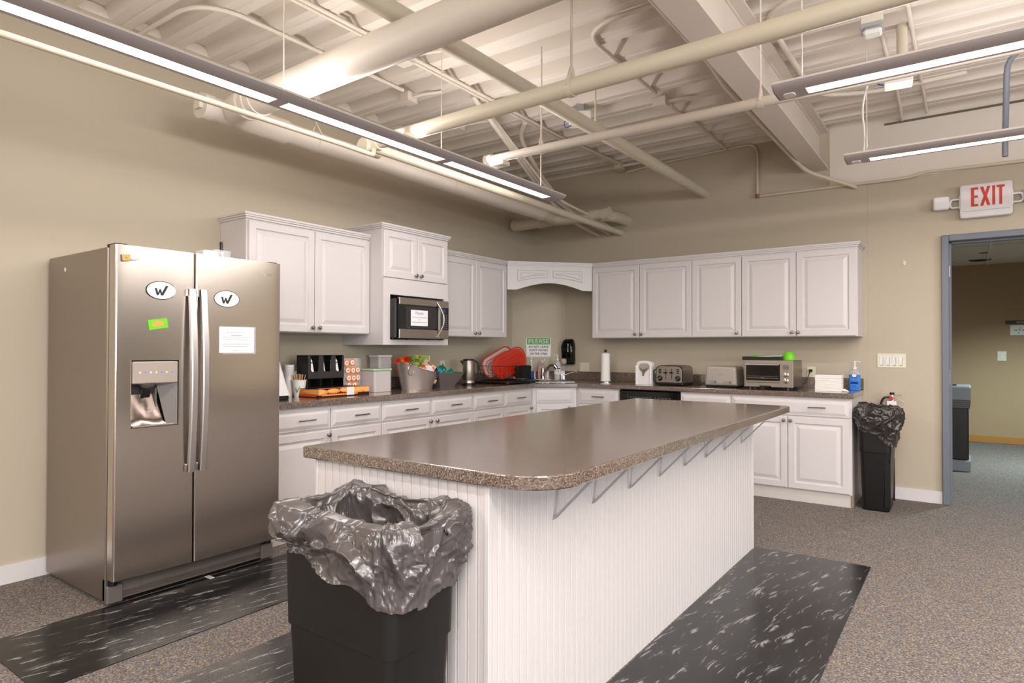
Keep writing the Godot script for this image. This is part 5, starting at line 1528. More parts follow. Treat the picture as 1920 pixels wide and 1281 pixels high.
	var lid := func(called: String, label: String, pos: Vector3, w: float, h: float, spin: float, turn: float, lean: float, m: Material, rm: Material):
		var l := thing(called, label, "lid", pos)
		l.basis = Basis(Vector3.UP, turn) * Basis(Vector3.RIGHT, lean) * Basis(Vector3(0, 0, 1), spin)
		part("panel", MB.new().prism(rrect(w - 0.02, h - 0.02, minf(w, h) * 0.4, 8), -0.002, 0.002), m, l)
		for e in [0.0, 0.045, 0.075]:
			var path := []
			for q in rrect(w - e * 2, h - e * 2, minf(w - e * 2, h - e * 2) * 0.42, 8): path.append(Vector3(q.x, q.y, 0.003))
			path.append(path[0])
			part("rim" if e == 0.0 else "ridge", MB.new().tube(path, 0.007 if e == 0.0 else 0.0035, 6, false), rm, l)
	lid.call("container_lid", "large red oblong lid leaning tilted in the front of the dish rack", V.call(0.335, 1.12, 0.955), 0.46, 0.235, 0.36, PHI - 0.25, -0.12, M.clear_red, M.lid_red)
	lid.call("container_lid", "pale oblong lid with a red rim behind the red one in the rack", V.call(0.23, 1.125, 1.01), 0.44, 0.225, 0.42, PHI - 0.25, -0.12, M.clear_white, M.lid_red)
	o = thing("red_bowl", "round red bowl resting behind the dark cutlery caddy", "bowl", V.call(0.35, 1.03, 0.86))
	o.basis = Basis(Vector3.UP, 0.8) * Basis(Vector3.RIGHT, 1.0)
	part("shell", MB.new().lathe([Vector2(0.0, -0.045), Vector2(0.04, -0.043), Vector2(0.07, 0.0), Vector2(0.075, 0.003), Vector2(0.066, 0.002), Vector2(0.038, -0.038), Vector2(0, -0.04)], 24), M.red, o)
	o = thing("cutlery_caddy", "dark slotted cutlery caddy hung on the dish rack's right", "caddy", V.call(0.43, Y + 0.045, 0.84))
	b = MB.new()
	b.box(-0.04, 0.04, 0.0, 0.003, -0.09, 0.09)
	for k in 6: b.box(0.036, 0.04, 0.0, 0.125, -0.088 + 0.03 * k, -0.064 + 0.03 * k)
	b.box(0.033, 0.037, 0.0, 0.125, -0.09, 0.09); b.box(-0.04, -0.036, 0.0, 0.125, -0.09, 0.09); b.box(-0.036, 0.036, 0.0, 0.125, 0.086, 0.09); b.box(-0.036, 0.036, 0.0, 0.125, -0.09, -0.086); b.box(-0.042, 0.042, 0.119, 0.127, 0.084, 0.093); b.box(0.036, 0.043, 0.119, 0.127, -0.092, 0.092)
	part("basket", b, M.black_soft, o)
	o = thing("table_knife", "steel knife leaning out of the dark cutlery caddy", "knife", V.call(0.43, Y + 0.055, 0.89))
	o.basis = Basis(Vector3.RIGHT, 0.42) * Basis(Vector3(0, 0, 1), 0.1)
	part("blade", MB.new().box(-0.0015, 0.0015, 0.0, 0.10, -0.006, 0.006, 0.0006), M.chrome, o)
	part("handle", MB.new().box(-0.0035, 0.0035, 0.10, 0.185, -0.006, 0.006, 0.002), M.nickel, o)
	# notice on the diagonal panel, dispenser, switch plate
	o = thing("sink_notice", "white notice with a green PLEASE heading above the corner sink", "sign", V.call(0.2135, 1.283, 0.2225), 0.80)
	part("sheet", MB.new().box(-0.143, 0.143, -0.109, 0.109, 0.0, 0.002), M.paper, o)
	part("heading_band", MB.new().box(-0.136, 0.136, 0.031, 0.105, 0.002, 0.0026), M.green, o)
	words("heading", "PLEASE", 0.047, M.white, o, Transform3D(Basis.IDENTITY, V.call(0, 0.068, 0.0027)), 0.0008, "Droid Sans", false, 1.15)
	words("text_line", "DO NOT LEAVE", 0.023, M.ink, o, Transform3D(Basis.IDENTITY, V.call(0, 0.004, 0.0022)), 0.0006, "Droid Sans", true, 1.05)
	words("text_line", "DIRTY DISHES", 0.023, M.ink, o, Transform3D(Basis.IDENTITY, V.call(0, -0.035, 0.0022)), 0.0006, "Droid Sans", true, 1.05)
	words("text_line", "IN THE SINK", 0.023, M.ink, o, Transform3D(Basis.IDENTITY, V.call(0, -0.074, 0.0022)), 0.0006, "Droid Sans", true, 1.05)
	o = thing("soap_dispenser", "glossy black wall soap dispenser with a grey push pad right of the notice", "soap dispenser", V.call(0.502, 1.09, 0.002))
	rows_loft(o, "housing", [[0.145, 0.06, 0.04, 0.0], [0.155, 0.085, 0.03, 0.02], [0.15, 0.095, 0.03, 0.12], [0.155, 0.10, 0.03, 0.20], [0.135, 0.085, 0.04, 0.265], [0.09, 0.05, 0.02, 0.287]], M.black_gloss)
	part("push_pad", MB.new().at(-0.035, 0.005, 0.092).lathe([Vector2(0, -0.005), Vector2(0.03, 0.0), Vector2(0.04, 0.025), Vector2(0.034, 0.055), Vector2(0, 0.066)], 16), M.light_plastic, o)
	part("window", MB.new().box(0.02, 0.03, 0.14, 0.235, 0.098, 0.1015, 0.001), M.clear, o)
	o = thing("switch_plate", "ivory double switch plate between the dispenser and the paper towels", "switch", V.call(0.685, 1.053, 0.0))
	part("plate", MB.new().box(-0.058, 0.058, -0.058, 0.058, 0.0, 0.005, 0.002), M.ivory, o)
	for x in [-0.023, 0.023]: part("rocker", MB.new().box(x - 0.016, x + 0.016, -0.033, 0.033, 0.005, 0.008, 0.001), M.ivory, o)


func rows_loft(o: Node3D, called: String, L: Array, m: Material) -> void:
	# rounded boxes [width, depth, radius, height] stacked against the wall plane z = 0
	var rows := []
	for q in L:
		var row := PackedVector3Array()
		for p in rrect(q[0], q[1], minf(q[2], minf(q[0], q[1]) * 0.49), 5): row.append(Vector3(p.x, q[3], -p.y + q[1] / 2))
		rows.append(row)
	var b := MB.new()
	b.grid(rows, true)
	for e in [0, rows.size() - 1]:
		var c := Vector3.ZERO
		for p in rows[e]: c += p / rows[e].size()
		for j in rows[e].size():
			var j2: int = (j + 1) % rows[e].size()
			if e == 0: b.tri(c, rows[e][j2], rows[e][j])
			else: b.tri(c, rows[e][j], rows[e][j2])
	part(called, b, m, o)


func back_counter() -> void:
	var Y := 0.914
	var V := func(x, y, z): return Vector3(x, y, z)
	var o := thing("paper_towel_holder", "upright paper towel holder with a dark ball finial on the back counter", "holder", V.call(1.076, Y, 0.25))
	part("base", MB.new().lathe([Vector2(0, 0), Vector2(0.075, 0), Vector2(0.075, 0.008), Vector2(0.07, 0.012), Vector2(0, 0.012)], 24), M.nickel, o)
	part("rod", MB.new().tube([V.call(0, 0.01, 0), V.call(0, 0.32, 0)], 0.006, 10), M.nickel, o)
	part("finial", MB.new().at(0, 0.315, 0).lathe([Vector2(0.005, 0), Vector2(0.014, 0.006), Vector2(0.016, 0.016), Vector2(0.012, 0.026), Vector2(0, 0.031)], 16), M.black_soft, o)
	o = thing("paper_towel_roll", "white paper towel roll standing on the holder", "paper towel", V.call(1.076, Y + 0.0125, 0.25))
	part("roll", MB.new().lathe([Vector2(0.018, 0.0), Vector2(0.056, 0.0), Vector2(0.050, 0.02), Vector2(0.045, 0.29), Vector2(0.044, 0.292), Vector2(0.018, 0.292)], 28), M.tissue, o)
	part("core", MB.new().lathe([Vector2(0.018, 0.29), Vector2(0.018, 0.002)], 16), M.stick, o)
	# arched white holder
	o = thing("filter_holder", "white arched plastic holder with a dark Y shaped clip, left of the toasters", "holder", V.call(1.588, Y, 0.40))
	var arch := func(w: float, h: float) -> PackedVector2Array:
		var p := poly([-w / 2, 0.0, w / 2, 0.0])
		for i in 13:
			var a := PI * i / 12.0
			p.append(Vector2(w / 2 * (1 if cos(a) > 0 else -1) * pow(absf(cos(a)), 0.6), h - 0.05 + 0.05 * pow(sin(a), 0.7)))
		return p
	part("back", MB.new().prism(arch.call(0.168, 0.235), -0.05, 0.02, 0.004), M.white_gloss, o)
	var b := MB.new()
	b.box(-0.084, -0.064, 0.0, 0.19, 0.02, 0.045, 0.004); b.box(0.064, 0.084, 0.0, 0.19, 0.02, 0.045, 0.004)
	b.prism(poly([-0.066, 0.0, 0.066, 0.0, 0.066, 0.165, 0.012, 0.11, -0.012, 0.11, -0.066, 0.165]), 0.02, 0.038, 0.003)
	part("front_panel", b, M.white_gloss, o)
	part("recess", MB.new().prism(poly([-0.058, 0.168, 0.0, 0.112, 0.058, 0.168, 0.052, 0.195, 0.03, 0.21, -0.03, 0.21, -0.052, 0.195]), 0.02, 0.0215), M.light_plastic, o)
	part("clip", MB.new().prism(poly([-0.008, 0.085, 0.008, 0.085, 0.010, 0.125, 0.042, 0.158, 0.034, 0.166, 0.0, 0.143, -0.034, 0.166, -0.042, 0.158, -0.010, 0.125]), 0.038, 0.046, 0.002), M.grey_plastic, o)
	b = MB.new()
	for x in [-0.075, 0.075]:
		for y in [0.03, 0.1, 0.16]: b.box(x - 0.002, x + 0.002, y - 0.002, y + 0.002, 0.045, 0.0455)
	part("screw", b, M.grey_plastic, o)
	# four slot toaster with two dials
	o = thing("toaster", "brushed steel four slot toaster with two levers and two dials", "toaster", V.call(1.845, Y, 0.42))
	var prof := poly([-0.135, 0.02, 0.135, 0.02, 0.135, 0.145, 0.128, 0.17, 0.108, 0.187, 0.085, 0.192, -0.085, 0.192, -0.108, 0.187, -0.128, 0.17, -0.135, 0.145])
	part("base", MB.new().box(-0.138, 0.138, 0.004, 0.032, -0.285, 0.006, 0.006), M.black, o)
	part("shell", MB.new().prism(prof, -0.28, -0.004), M.steel_soft, o)
	part("front_rim", MB.new().prism(prof, -0.004, 0.0), M.black, o)
	part("front_plate", MB.new().prism(MB.inset(prof, 0.008), 0.0, 0.004, 0.002), M.steel_soft, o)
	b = MB.new()
	for s in [-1.0, 1.0]:
		b.box(s * 0.03 - 0.003, s * 0.03 + 0.003, 0.06, 0.16, 0.004, 0.0048)
	part("lever_slot", b, M.black, o)
	for s in [-1.0, 1.0]:
		part("lever", MB.new().box(s * 0.03 - 0.018, s * 0.03 + 0.018, 0.118, 0.130, 0.004, 0.026, 0.004), M.black, o)
		b = MB.new()
		b.xf = Transform3D(Basis(Vector3.RIGHT, PHI), V.call(s * 0.09, 0.068, 0.004))
		b.lathe([Vector2(0.027, 0), Vector2(0.027, 0.004), Vector2(0.021, 0.005), Vector2(0.020, 0.018), Vector2(0, 0.019)], 20)
		var k := part("dial", b, M.black, o)
		b = MB.new()
		b.xf = Transform3D(Basis(Vector3(0, 0, 1), 0.6), V.call(s * 0.09, 0.068, 0.0))
		b.box(-0.022, 0.022, -0.0045, 0.0045, 0.02, 0.026, 0.002)
		part("grip", b, M.chrome, k)
		b = MB.new()
		for i in 3: b.box(s * 0.09 - 0.013, s * 0.09 + 0.013, 0.115 + 0.016 * i, 0.126 + 0.016 * i, 0.004, 0.006, 0.001)
		part("button", b, M.black, o)
	b = MB.new()
	for x in [-0.075, -0.025, 0.025, 0.075]: b.box(x - 0.014, x + 0.014, 0.1915, 0.1925, -0.25, -0.04)
	part("bread_slot", b, M.black, o)
	b = MB.new()
	b.tube(bend([V.call(-0.137, 0.15, -0.02), V.call(-0.165, 0.145, -0.02), V.call(-0.165, 0.04, -0.02), V.call(-0.137, 0.03, -0.02)], 0.02), 0.006, 8)
	part("side_handle", b, M.black, o)
	# white four slot toaster seen from its long side
	o = thing("toaster", "pale silver toaster with a plain long side and two small sliders", "toaster", V.call(2.342, Y, 0.42))
	prof = poly([-0.146, 0.018, 0.146, 0.018, 0.141, 0.165, 0.134, 0.185, 0.118, 0.192, -0.118, 0.192, -0.134, 0.185, -0.141, 0.165])
	part("shell", MB.new().prism(prof, -0.24, 0.0, 0.012), M.light_plastic, o)
	part("front_plate", MB.new().prism(MB.inset(prof, 0.014), 0.0, 0.003, 0.002), M.handle, o)
	part("base", MB.new().box(-0.14, 0.14, 0.004, 0.02, -0.235, -0.006, 0.003), M.black, o)
	b = MB.new()
	for s in [-1.0, 1.0]:
		var x: float = -0.072 if s < 0 else 0.062
		b.box(x - 0.038, x + 0.038, 0.034, 0.036, 0.003, 0.0045); b.box(x - 0.038, x + 0.038, 0.058, 0.060, 0.003, 0.0045); b.box(x - 0.038, x - 0.036, 0.034, 0.06, 0.003, 0.0045); b.box(x - 0.028, x + 0.01, 0.045, 0.05, 0.003, 0.0045); b.box(x + 0.016, x + 0.032, 0.040, 0.055, 0.003, 0.012, 0.002)
	part("slider", b, M.grey_plastic, o)
	part("maker_mark", MB.new().box(-0.018, 0.018, 0.118, 0.122, 0.003, 0.0036), M.grey_ink, o)
	b = MB.new()
	for z in [-0.07, -0.17]: b.box(-0.11, 0.11, 0.1915, 0.1925, z - 0.016, z + 0.016)
	part("bread_slot", b, M.black, o)
	var c := tag(part("toaster_cable", MB.new().tube(bend([V.call(2.2, Y + 0.03, 0.2), V.call(2.1, Y + 0.008, 0.12), V.call(2.0, Y + 0.006, 0.16)], 0.06), 0.005, 8), M.black, self), "black cord lying between the two toasters", "cord")
	# toaster oven
	o = thing("toaster_oven", "brushed steel toaster oven with a glass door and two knobs", "toaster oven", V.call(2.577, Y, 0.50))
	var W := 0.405; var H := 0.255
	part("shell", MB.new().box(0, W, 0.022, H, -0.36, -0.004, 0.006), M.steel_soft, o)
	part("front_frame", MB.new().prism(poly([0, 0.022, W, 0.022, W, H, 0, H]), -0.004, 0.006, 0.003), M.steel_soft, o)
	var d := part("door", MB.new().box(0.018, 0.300, 0.07, 0.222, 0.006, 0.014, 0.003), M.black_gloss, o)
	part("door_rail", MB.new().box(0.018, 0.300, 0.062, 0.08, 0.006, 0.018, 0.003), M.steel_soft, d)
	part("handle", MB.new().tube([V.call(0.022, 0.218, 0.045), V.call(0.296, 0.218, 0.045)], 0.0085, 12).tube([V.call(0.03, 0.218, 0.01), V.call(0.03, 0.218, 0.045)], 0.006, 8).tube([V.call(0.288, 0.218, 0.01), V.call(0.288, 0.218, 0.045)], 0.006, 8), M.handle, d)
	part("rack_bar", MB.new().box(0.03, 0.29, 0.098, 0.102, 0.0142, 0.0152).box(0.03, 0.29, 0.115, 0.117, 0.0142, 0.0152), M.nickel, d)
	part("emblem", MB.new().box(0.145, 0.172, 0.096, 0.106, 0.0152, 0.0165), M.nickel, d)
	part("display", MB.new().box(0.325, 0.372, 0.178, 0.214, 0.006, 0.008, 0.0008), M.grey_plastic, o)
	for y in [0.128, 0.078]:
		b = MB.new()
		b.xf = Transform3D(Basis(Vector3.RIGHT, PHI), V.call(0.350, y, 0.006))
		b.lathe([Vector2(0.023, 0), Vector2(0.023, 0.003), Vector2(0.018, 0.005), Vector2(0.017, 0.022), Vector2(0, 0.024)], 20)
		part("knob", b, M.chrome, o)
	b = MB.new()
	for q in [[0.34, 0.163], [0.36, 0.163]]: b.box(q[0] - 0.007, q[0] + 0.007, q[1] - 0.003, q[1] + 0.003, 0.006, 0.009, 0.001)
	part("button", b, M.nickel, o)
	b = MB.new()
	for x in [0.04, W - 0.05]:
		for z in [-0.03, -0.32]: b.at(x, 0, z).lathe([Vector2(0, 0), Vector2(0.018, 0), Vector2(0.018, 0.023), Vector2(0, 0.023)], 12)
	b.at(0, 0, 0).box(0.13, 0.23, 0.022, 0.034, 0.004, 0.010, 0.002)
	part("foot", b, M.black, o)
	o = thing("baking_tray", "black baking tray lying on top of the toaster oven", "tray", V.call(2.70, Y + H, 0.34))
	b = MB.new().box(-0.145, 0.145, 0.002, 0.006, -0.13, 0.13)
	b.box(-0.15, 0.15, 0.0, 0.03, 0.125, 0.131, 0.002).box(-0.15, 0.15, 0.0, 0.03, -0.131, -0.125, 0.002).box(-0.15, -0.145, 0.0, 0.03, -0.13, 0.13).box(0.145, 0.15, 0.0, 0.03, -0.13, 0.13)
	part("pan", b, M.black, o)
	o = thing("cutting_mat", "thin pale mat lying in the black baking tray", "mat", V.call(2.76, Y + H + 0.03, 0.34), 0.1)
	o.rotation.z = 0.05
	part("sheet", MB.new().slab(rrect(0.2, 0.14, 0.02, 4), 0.0, 0.006, 0.001), M.white, o)
	o = thing("green_dish", "flat lime green silicone dish lying in the baking tray", "dish", V.call(2.63, Y + H + 0.007, 0.30))
	part("shell", MB.new().lathe([Vector2(0, 0), Vector2(0.045, 0.0), Vector2(0.05, 0.022), Vector2(0.035, 0.034), Vector2(0, 0.036)], 20), M.lime, o)
	o = thing("green_bowl", "bright lime green bowl upside down on the toaster oven", "bowl", V.call(2.92, Y + H, 0.36))
	part("shell", MB.new().lathe([Vector2(0.05, 0), Vector2(0.052, 0.004), Vector2(0.050, 0.03), Vector2(0.038, 0.062), Vector2(0.02, 0.076), Vector2(0, 0.079)], 26), M.lime, o)
	outlet("wall_outlet", "ivory outlet plate on the back wall beside the toaster oven", V.call(3.032, 1.05, 0.0), 0)
	o = thing("electric_cable", "black plug and cord of the toaster oven in the outlet", "cord", V.call(0, 0, 0))
	part("plug", MB.new().box(3.018, 3.046, 1.06, 1.085, 0.007, 0.04, 0.005), M.black, o)
	part("cable", MB.new().tube(bend([V.call(3.03, 1.072, 0.04), V.call(3.03, 1.05, 0.065), V.call(3.0, 0.955, 0.10), V.call(2.94, Y + 0.03, 0.11)], 0.05), 0.004, 8), M.black, o)
	o = thing("paper_towels", "neat stack of white folded paper towels on the counter's right end", "paper towels", V.call(3.242, Y, 0.39))
	b = MB.new()
	var rng := RandomNumberGenerator.new()
	rng.seed = 8
	for k in 14:
		var j := rng.randf_range(-0.0015, 0.0015)
		b.box(-0.102 + j, 0.102 + j, 0.0098 * k, 0.0098 * k + 0.0092, -0.05 + j, 0.05 - j, 0.003)
	part("folded_sheet", b, M.tissue, o)
	b = MB.new()
	b.tri(V.call(0.10, 0.003, 0.02), V.call(0.155, 0.002, 0.01), V.call(0.11, 0.024, -0.03)); b.tri(V.call(0.10, 0.005, 0.04), V.call(0.14, 0.012, -0.03), V.call(0.10, 0.02, -0.04))
	part("loose_corner", b, M.tissue, o)
	o = thing("sanitizer_bottle", "clear blue hand sanitizer pump bottle at the counter's right end", "bottle", V.call(3.402, Y, 0.14))
	part("bottle", MB.new().slab(rrect(0.088, 0.056, 0.022, 6), 0.0, 0.02, 0.004).at(0, 0.0, 0).slab(rrect(0.088, 0.056, 0.022, 6), 0.02, 0.135), M.sanitiser, o)
	part("shoulder", MB.new().at(0, 0.135, 0).lathe([Vector2(0.044, 0.0), Vector2(0.040, 0.022), Vector2(0.026, 0.04), Vector2(0.014, 0.048), Vector2(0.014, 0.055)], 20), M.clear, o)
	part("label", MB.new().prism(oval(0.05, 0.045, 24), 0.0283, 0.0290), M.blue, o).position.y = 0.128
	part("label_centre", MB.new().prism(oval(0.036, 0.030, 24), 0.0291, 0.0297), M.paper, o).position.y = 0.128
	part("text_band", MB.new().box(-0.03, 0.03, 0.055, 0.075, 0.0283, 0.029).box(-0.014, 0.014, 0.035, 0.039, 0.0283, 0.029), M.blue, o)
	b = MB.new().lathe([Vector2(0.016, 0.182), Vector2(0.016, 0.2), Vector2(0.006, 0.204), Vector2(0.006, 0.238), Vector2(0.013, 0.24), Vector2(0.013, 0.25), Vector2(0, 0.252)], 14)
	b.tube([V.call(0, 0.245, 0), V.call(0.035, 0.246, 0.01), V.call(0.042, 0.238, 0.012)], 0.005, 8)
	part("pump", b, M.white, o)


func wall_fittings() -> void:
	var V := func(x, y, z): return Vector3(x, y, z)
	var o := thing("switch_plate", "ivory plate with four dimmer switches left of the doorway", "switch", V.call(3.662, 1.17, -0.01))
	part("plate", MB.new().box(-0.106, 0.106, -0.06, 0.06, 0.0, 0.006, 0.002), M.ivory, o)
	for k in 4:
		var x := -0.071 + 0.047 * k
		var s := part("rocker", MB.new().box(x - 0.016, x + 0.016, -0.035, 0.035, 0.006, 0.009, 0.001), M.white, o)
		part("slider", MB.new().box(x + 0.009, x + 0.012, -0.03, 0.03, 0.009, 0.0105), M.grey_ink, s)
		part("logo_slot", MB.new().box(x - 0.010, x + 0.010, -0.042, -0.039, 0.006, 0.0065), M.ink, s)
	o = thing("wall_hook", "tiny white adhesive hook alone on the wall left of the doorway", "hook", V.call(3.759, 1.995, -0.01))
	part("pad", MB.new().box(-0.010, 0.010, -0.012, 0.020, 0.0, 0.003, 0.001), M.white, o)
	part("hook", MB.new().tube(bend([V.call(0, 0.012, 0.003), V.call(0, 0.0, 0.008), V.call(0, -0.016, 0.012), V.call(0, -0.014, 0.02)], 0.006), 0.003, 8), M.white, o)
	# exit sign with two emergency lamp heads
	o = thing("exit_sign", "white EXIT sign with red letters and lamp heads above the doorway", "exit sign", V.call(4.315, 2.45, -0.01))
	part("housing", MB.new().prism(rrect(0.335, 0.265, 0.022, 5), 0.0, 0.072, 0.005), M.white, o)
	part("face_plate", MB.new().prism(rrect(0.325, 0.255, 0.018, 5), 0.072, 0.077, 0.002), M.trim, o)
	part("seam", MB.new().box(-0.155, 0.155, -0.083, -0.081, 0.077, 0.0775), M.slot, o)
	var L := {
		"E": [[-0.0945, -0.0475, -0.0945, 0.1035, -0.047, 0.1035, -0.047, 0.085, -0.0735, 0.085, -0.0735, 0.039, -0.049, 0.039, -0.049, 0.0205, -0.0735, 0.0205, -0.0735, -0.029, -0.047, -0.029, -0.047, -0.0475]],
		"X": [[-0.036, 0.1035, -0.0145, 0.1035, 0.0, 0.060, -0.0125, 0.028, -0.036, -0.0475, -0.0145, -0.0475, -0.002, 0.004, 0.0105, -0.0475, 0.030, -0.0475, 0.0115, 0.028, 0.030, 0.1035, 0.0105, 0.1035, 0.0, 0.062]],
		"I": [[0.0415, -0.0475, 0.060, -0.0475, 0.060, 0.1035, 0.0415, 0.1035]],
		"T": [[0.085, -0.0475, 0.1035, -0.0475, 0.1035, 0.085, 0.1195, 0.085, 0.1195, 0.1035, 0.069, 0.1035, 0.069, 0.085, 0.085, 0.085]]}
	L["X"] = [[-0.036, 0.1035, -0.0145, 0.1035, -0.0025, 0.058, 0.0095, 0.1035, 0.030, 0.1035, 0.0085, 0.028, 0.030, -0.0475, 0.0095, -0.0475, -0.0025, -0.002, -0.0145, -0.0475, -0.036, -0.0475, -0.0135, 0.028]]
	for k in ["E", "X", "I", "T"]: part("letter", MB.new().prism(poly(L[k][0]), 0.077, 0.0785), M.exit_red, o)
	for s in [-1.0, 1.0]:
		var b := MB.new()
		b.box(s * 0.167 - 0.006, s * 0.167 + 0.006, -0.055, 0.055, 0.02, 0.06, 0.003)
		b.tube(bend([V.call(s * 0.167, 0.03, 0.04), V.call(s * 0.225, 0.03, 0.04), V.call(s * 0.235, -0.005, 0.04), V.call(s * 0.225, -0.035, 0.04), V.call(s * 0.167, -0.035, 0.04)], 0.012), 0.008, 8)
		b.tube([V.call(s * 0.23, 0.0, 0.04), V.call(s * 0.25, 0.0, 0.04)], 0.014, 10)
		var a := part("lamp_arm", b, M.white, o)
		b = MB.new()
		b.xf = Transform3D(Basis(Vector3.UP, -0.15 * s), V.call(s * 0.297, 0.008, 0.02))
		b.prism(rrect(0.112, 0.105, 0.02, 5), 0.0, 0.05, 0.008)
		part("lamp_head", b, M.white, a)
		b = MB.new()
		b.xf = Transform3D(Basis(Vector3.UP, -0.15 * s), V.call(s * 0.297, 0.008, 0.02))
		b.prism(rrect(0.095, 0.088, 0.016, 5), 0.05, 0.054, 0.003)
		b.prism(oval(0.02, 0.02, 12), 0.054, 0.056)
		part("lamp_lens", b, M.white, a)


func crease(n: FastNoiseLite, p: Vector3, dir: Vector3, squeeze: float) -> float:
	# sharp folds stretched along dir: one at a fold's edge, falling off to each side
	var q := p - dir * p.dot(dir) * (1.0 - squeeze)
	return 1.0 - minf(1.0, absf(n.get_noise_3dv(q)) * 3.2)


func bin_bag(o: Node3D, m: Material, hx: float, hz: float, rim: float, seed_: int, skirt: float, puff: float) -> void:
	# a bag lining a rectangular bin: down inside, rolled over the rim and hanging outside, with long sharp folds
	var n1 := FastNoiseLite.new(); n1.seed = seed_; n1.frequency = 2.6; n1.fractal_octaves = 2
	var n2 := FastNoiseLite.new(); n2.seed = seed_ + 1; n2.frequency = 5.5; n2.fractal_type = FastNoiseLite.FRACTAL_NONE
	var n3 := FastNoiseLite.new(); n3.seed = seed_ + 2; n3.frequency = 13.0; n3.fractal_type = FastNoiseLite.FRACTAL_NONE
	var n4 := FastNoiseLite.new(); n4.seed = seed_ + 5; n4.frequency = 26.0; n4.fractal_type = FastNoiseLite.FRACTAL_NONE
	var N := 360; var K := 100
	var key := [[-0.035, -0.34], [-0.035, -0.16], [-0.055, -0.06], [-0.045, 0.020], [-0.008, 0.052], [0.034, 0.046], [0.056, 0.012], [0.058, -0.045], [0.050, -0.09], [0.038, -0.15], [0.028, -0.22]]
	var base := []
	var out := []
	var ring := rrect(hx * 2, hz * 2, 0.06, 12)
	var len_ := 0.0
	var acc := [0.0]
	for i in ring.size():
		len_ += ring[i].distance_to(ring[(i + 1) % ring.size()]); acc.append(len_)
	for i in N:
		var s := len_ * i / N
		var k := 0
		while acc[k + 1] < s: k += 1
		var a: Vector2 = ring[k]; var b: Vector2 = ring[(k + 1) % ring.size()]
		base.append(a.lerp(b, (s - acc[k]) / maxf(acc[k + 1] - acc[k], 1e-6)))
	for i in N:
		var d: Vector2 = (base[(i + 4) % N] - base[(i - 4 + N) % N]).normalized()
		out.append(Vector2(d.y, -d.x))
	# the gathered knot at the front left corner pulls folds towards itself
	var knot := Vector3(-hx * 0.75, -0.07, hz + 0.045)
	var rows := []
	for r in K:
		var u := float(r) / (K - 1) * (key.size() - 1)
		var i0 := mini(int(u), key.size() - 2)
		var f := u - i0
		var d0: float = lerpf(key[i0][0], key[i0 + 1][0], f); var h0: float = lerpf(key[i0][1], key[i0 + 1][1], f)
		var row := PackedVector3Array()
		for i in N:
			var p: Vector2 = base[i]; var q: Vector2 = out[i]
			# the skirt hangs low at the right front and is pulled up at the left front
			var drop := skirt * (1.0 + 0.42 * clampf(p.x / hx, -1.0, 1.0) + 0.10 * sin(i * 0.11))
			var h := h0
			if h0 < 0.0 and i0 >= 6: h = h0 / 0.22 * drop
			var P := Vector3(p.x, h, p.y)
			var to := (knot - P)
			var pull := exp(-to.length() * 4.0) * (1.0 if puff > 0.9 else 0.0)
			var dir := Vector3(0.75 * q.y + 0.1, 0.55, -0.75 * q.x).normalized().lerp(to.normalized(), minf(1.0, pull * 3.0)).normalized()
			var big := n1.get_noise_3d(p.x * 1.6, h * 1.2, p.y * 1.6)
			var f1 := crease(n2, P + Vector3(0, d0 * 0.5, 0), dir, 0.22)
			var f2 := crease(n3, P, (dir + Vector3(0.3 * q.y, -0.4, -0.3 * q.x)).normalized(), 0.3)
			var f3 := crease(n4, P * 1.1, Vector3(q.y, 0.3, -q.x).normalized(), 0.5)
			var near := clampf(absf(d0 + 0.01) / 0.05, 0.3, 1.0)
			var side := 1.0 if d0 > -0.015 else -1.0
			var dd := d0 * (1.0 + 0.9 * big * puff) + side * near * (0.024 * (f1 - 0.5) + 0.013 * (f2 - 0.45) + 0.0045 * (f3 - 0.4)) * (0.7 + 0.3 * puff)
			if i0 >= 8: dd = lerpf(dd, 0.019 + 0.009 * f1 + 0.006 * f2 + 0.003 * f3, clampf((u - 8.0) / 1.6, 0.0, 1.0) * 0.85)
			if d0 > 0.0 and h < 0.02: dd = maxf(dd, 0.016 + 0.008 * f2 + 0.003 * f3)
			dd -= (0.022 * exp(-to.length() * 14.0)) * (side if puff > 0.9 else 0.0)
			var hh := h + (0.03 * big * puff + 0.016 * (f1 - 0.4) + 0.008 * (f2 - 0.4)) * clampf(1.0 - absf(h0 - 0.02) / 0.10, 0.0, 1.0)
			if puff > 0.9: hh += clampf(1.0 - absf(h0) / 0.1, 0.0, 1.0) * (0.03 * maxf(0.0, -p.y / hz))
			if dd > -0.03 and dd < 0.035 and h0 > -0.01: hh = maxf(hh, 0.015)
			row.append(Vector3(p.x + q.x * dd, rim + hh, p.y + q.y * dd))
		rows.append(row)
	part("film", MB.new().grid(rows, true, true), m, o)
	part("sunken_film", MB.new().slab(rrect(hx * 1.6, hz * 1.5, 0.04, 4), rim - 0.345, rim - 0.335), m, o)


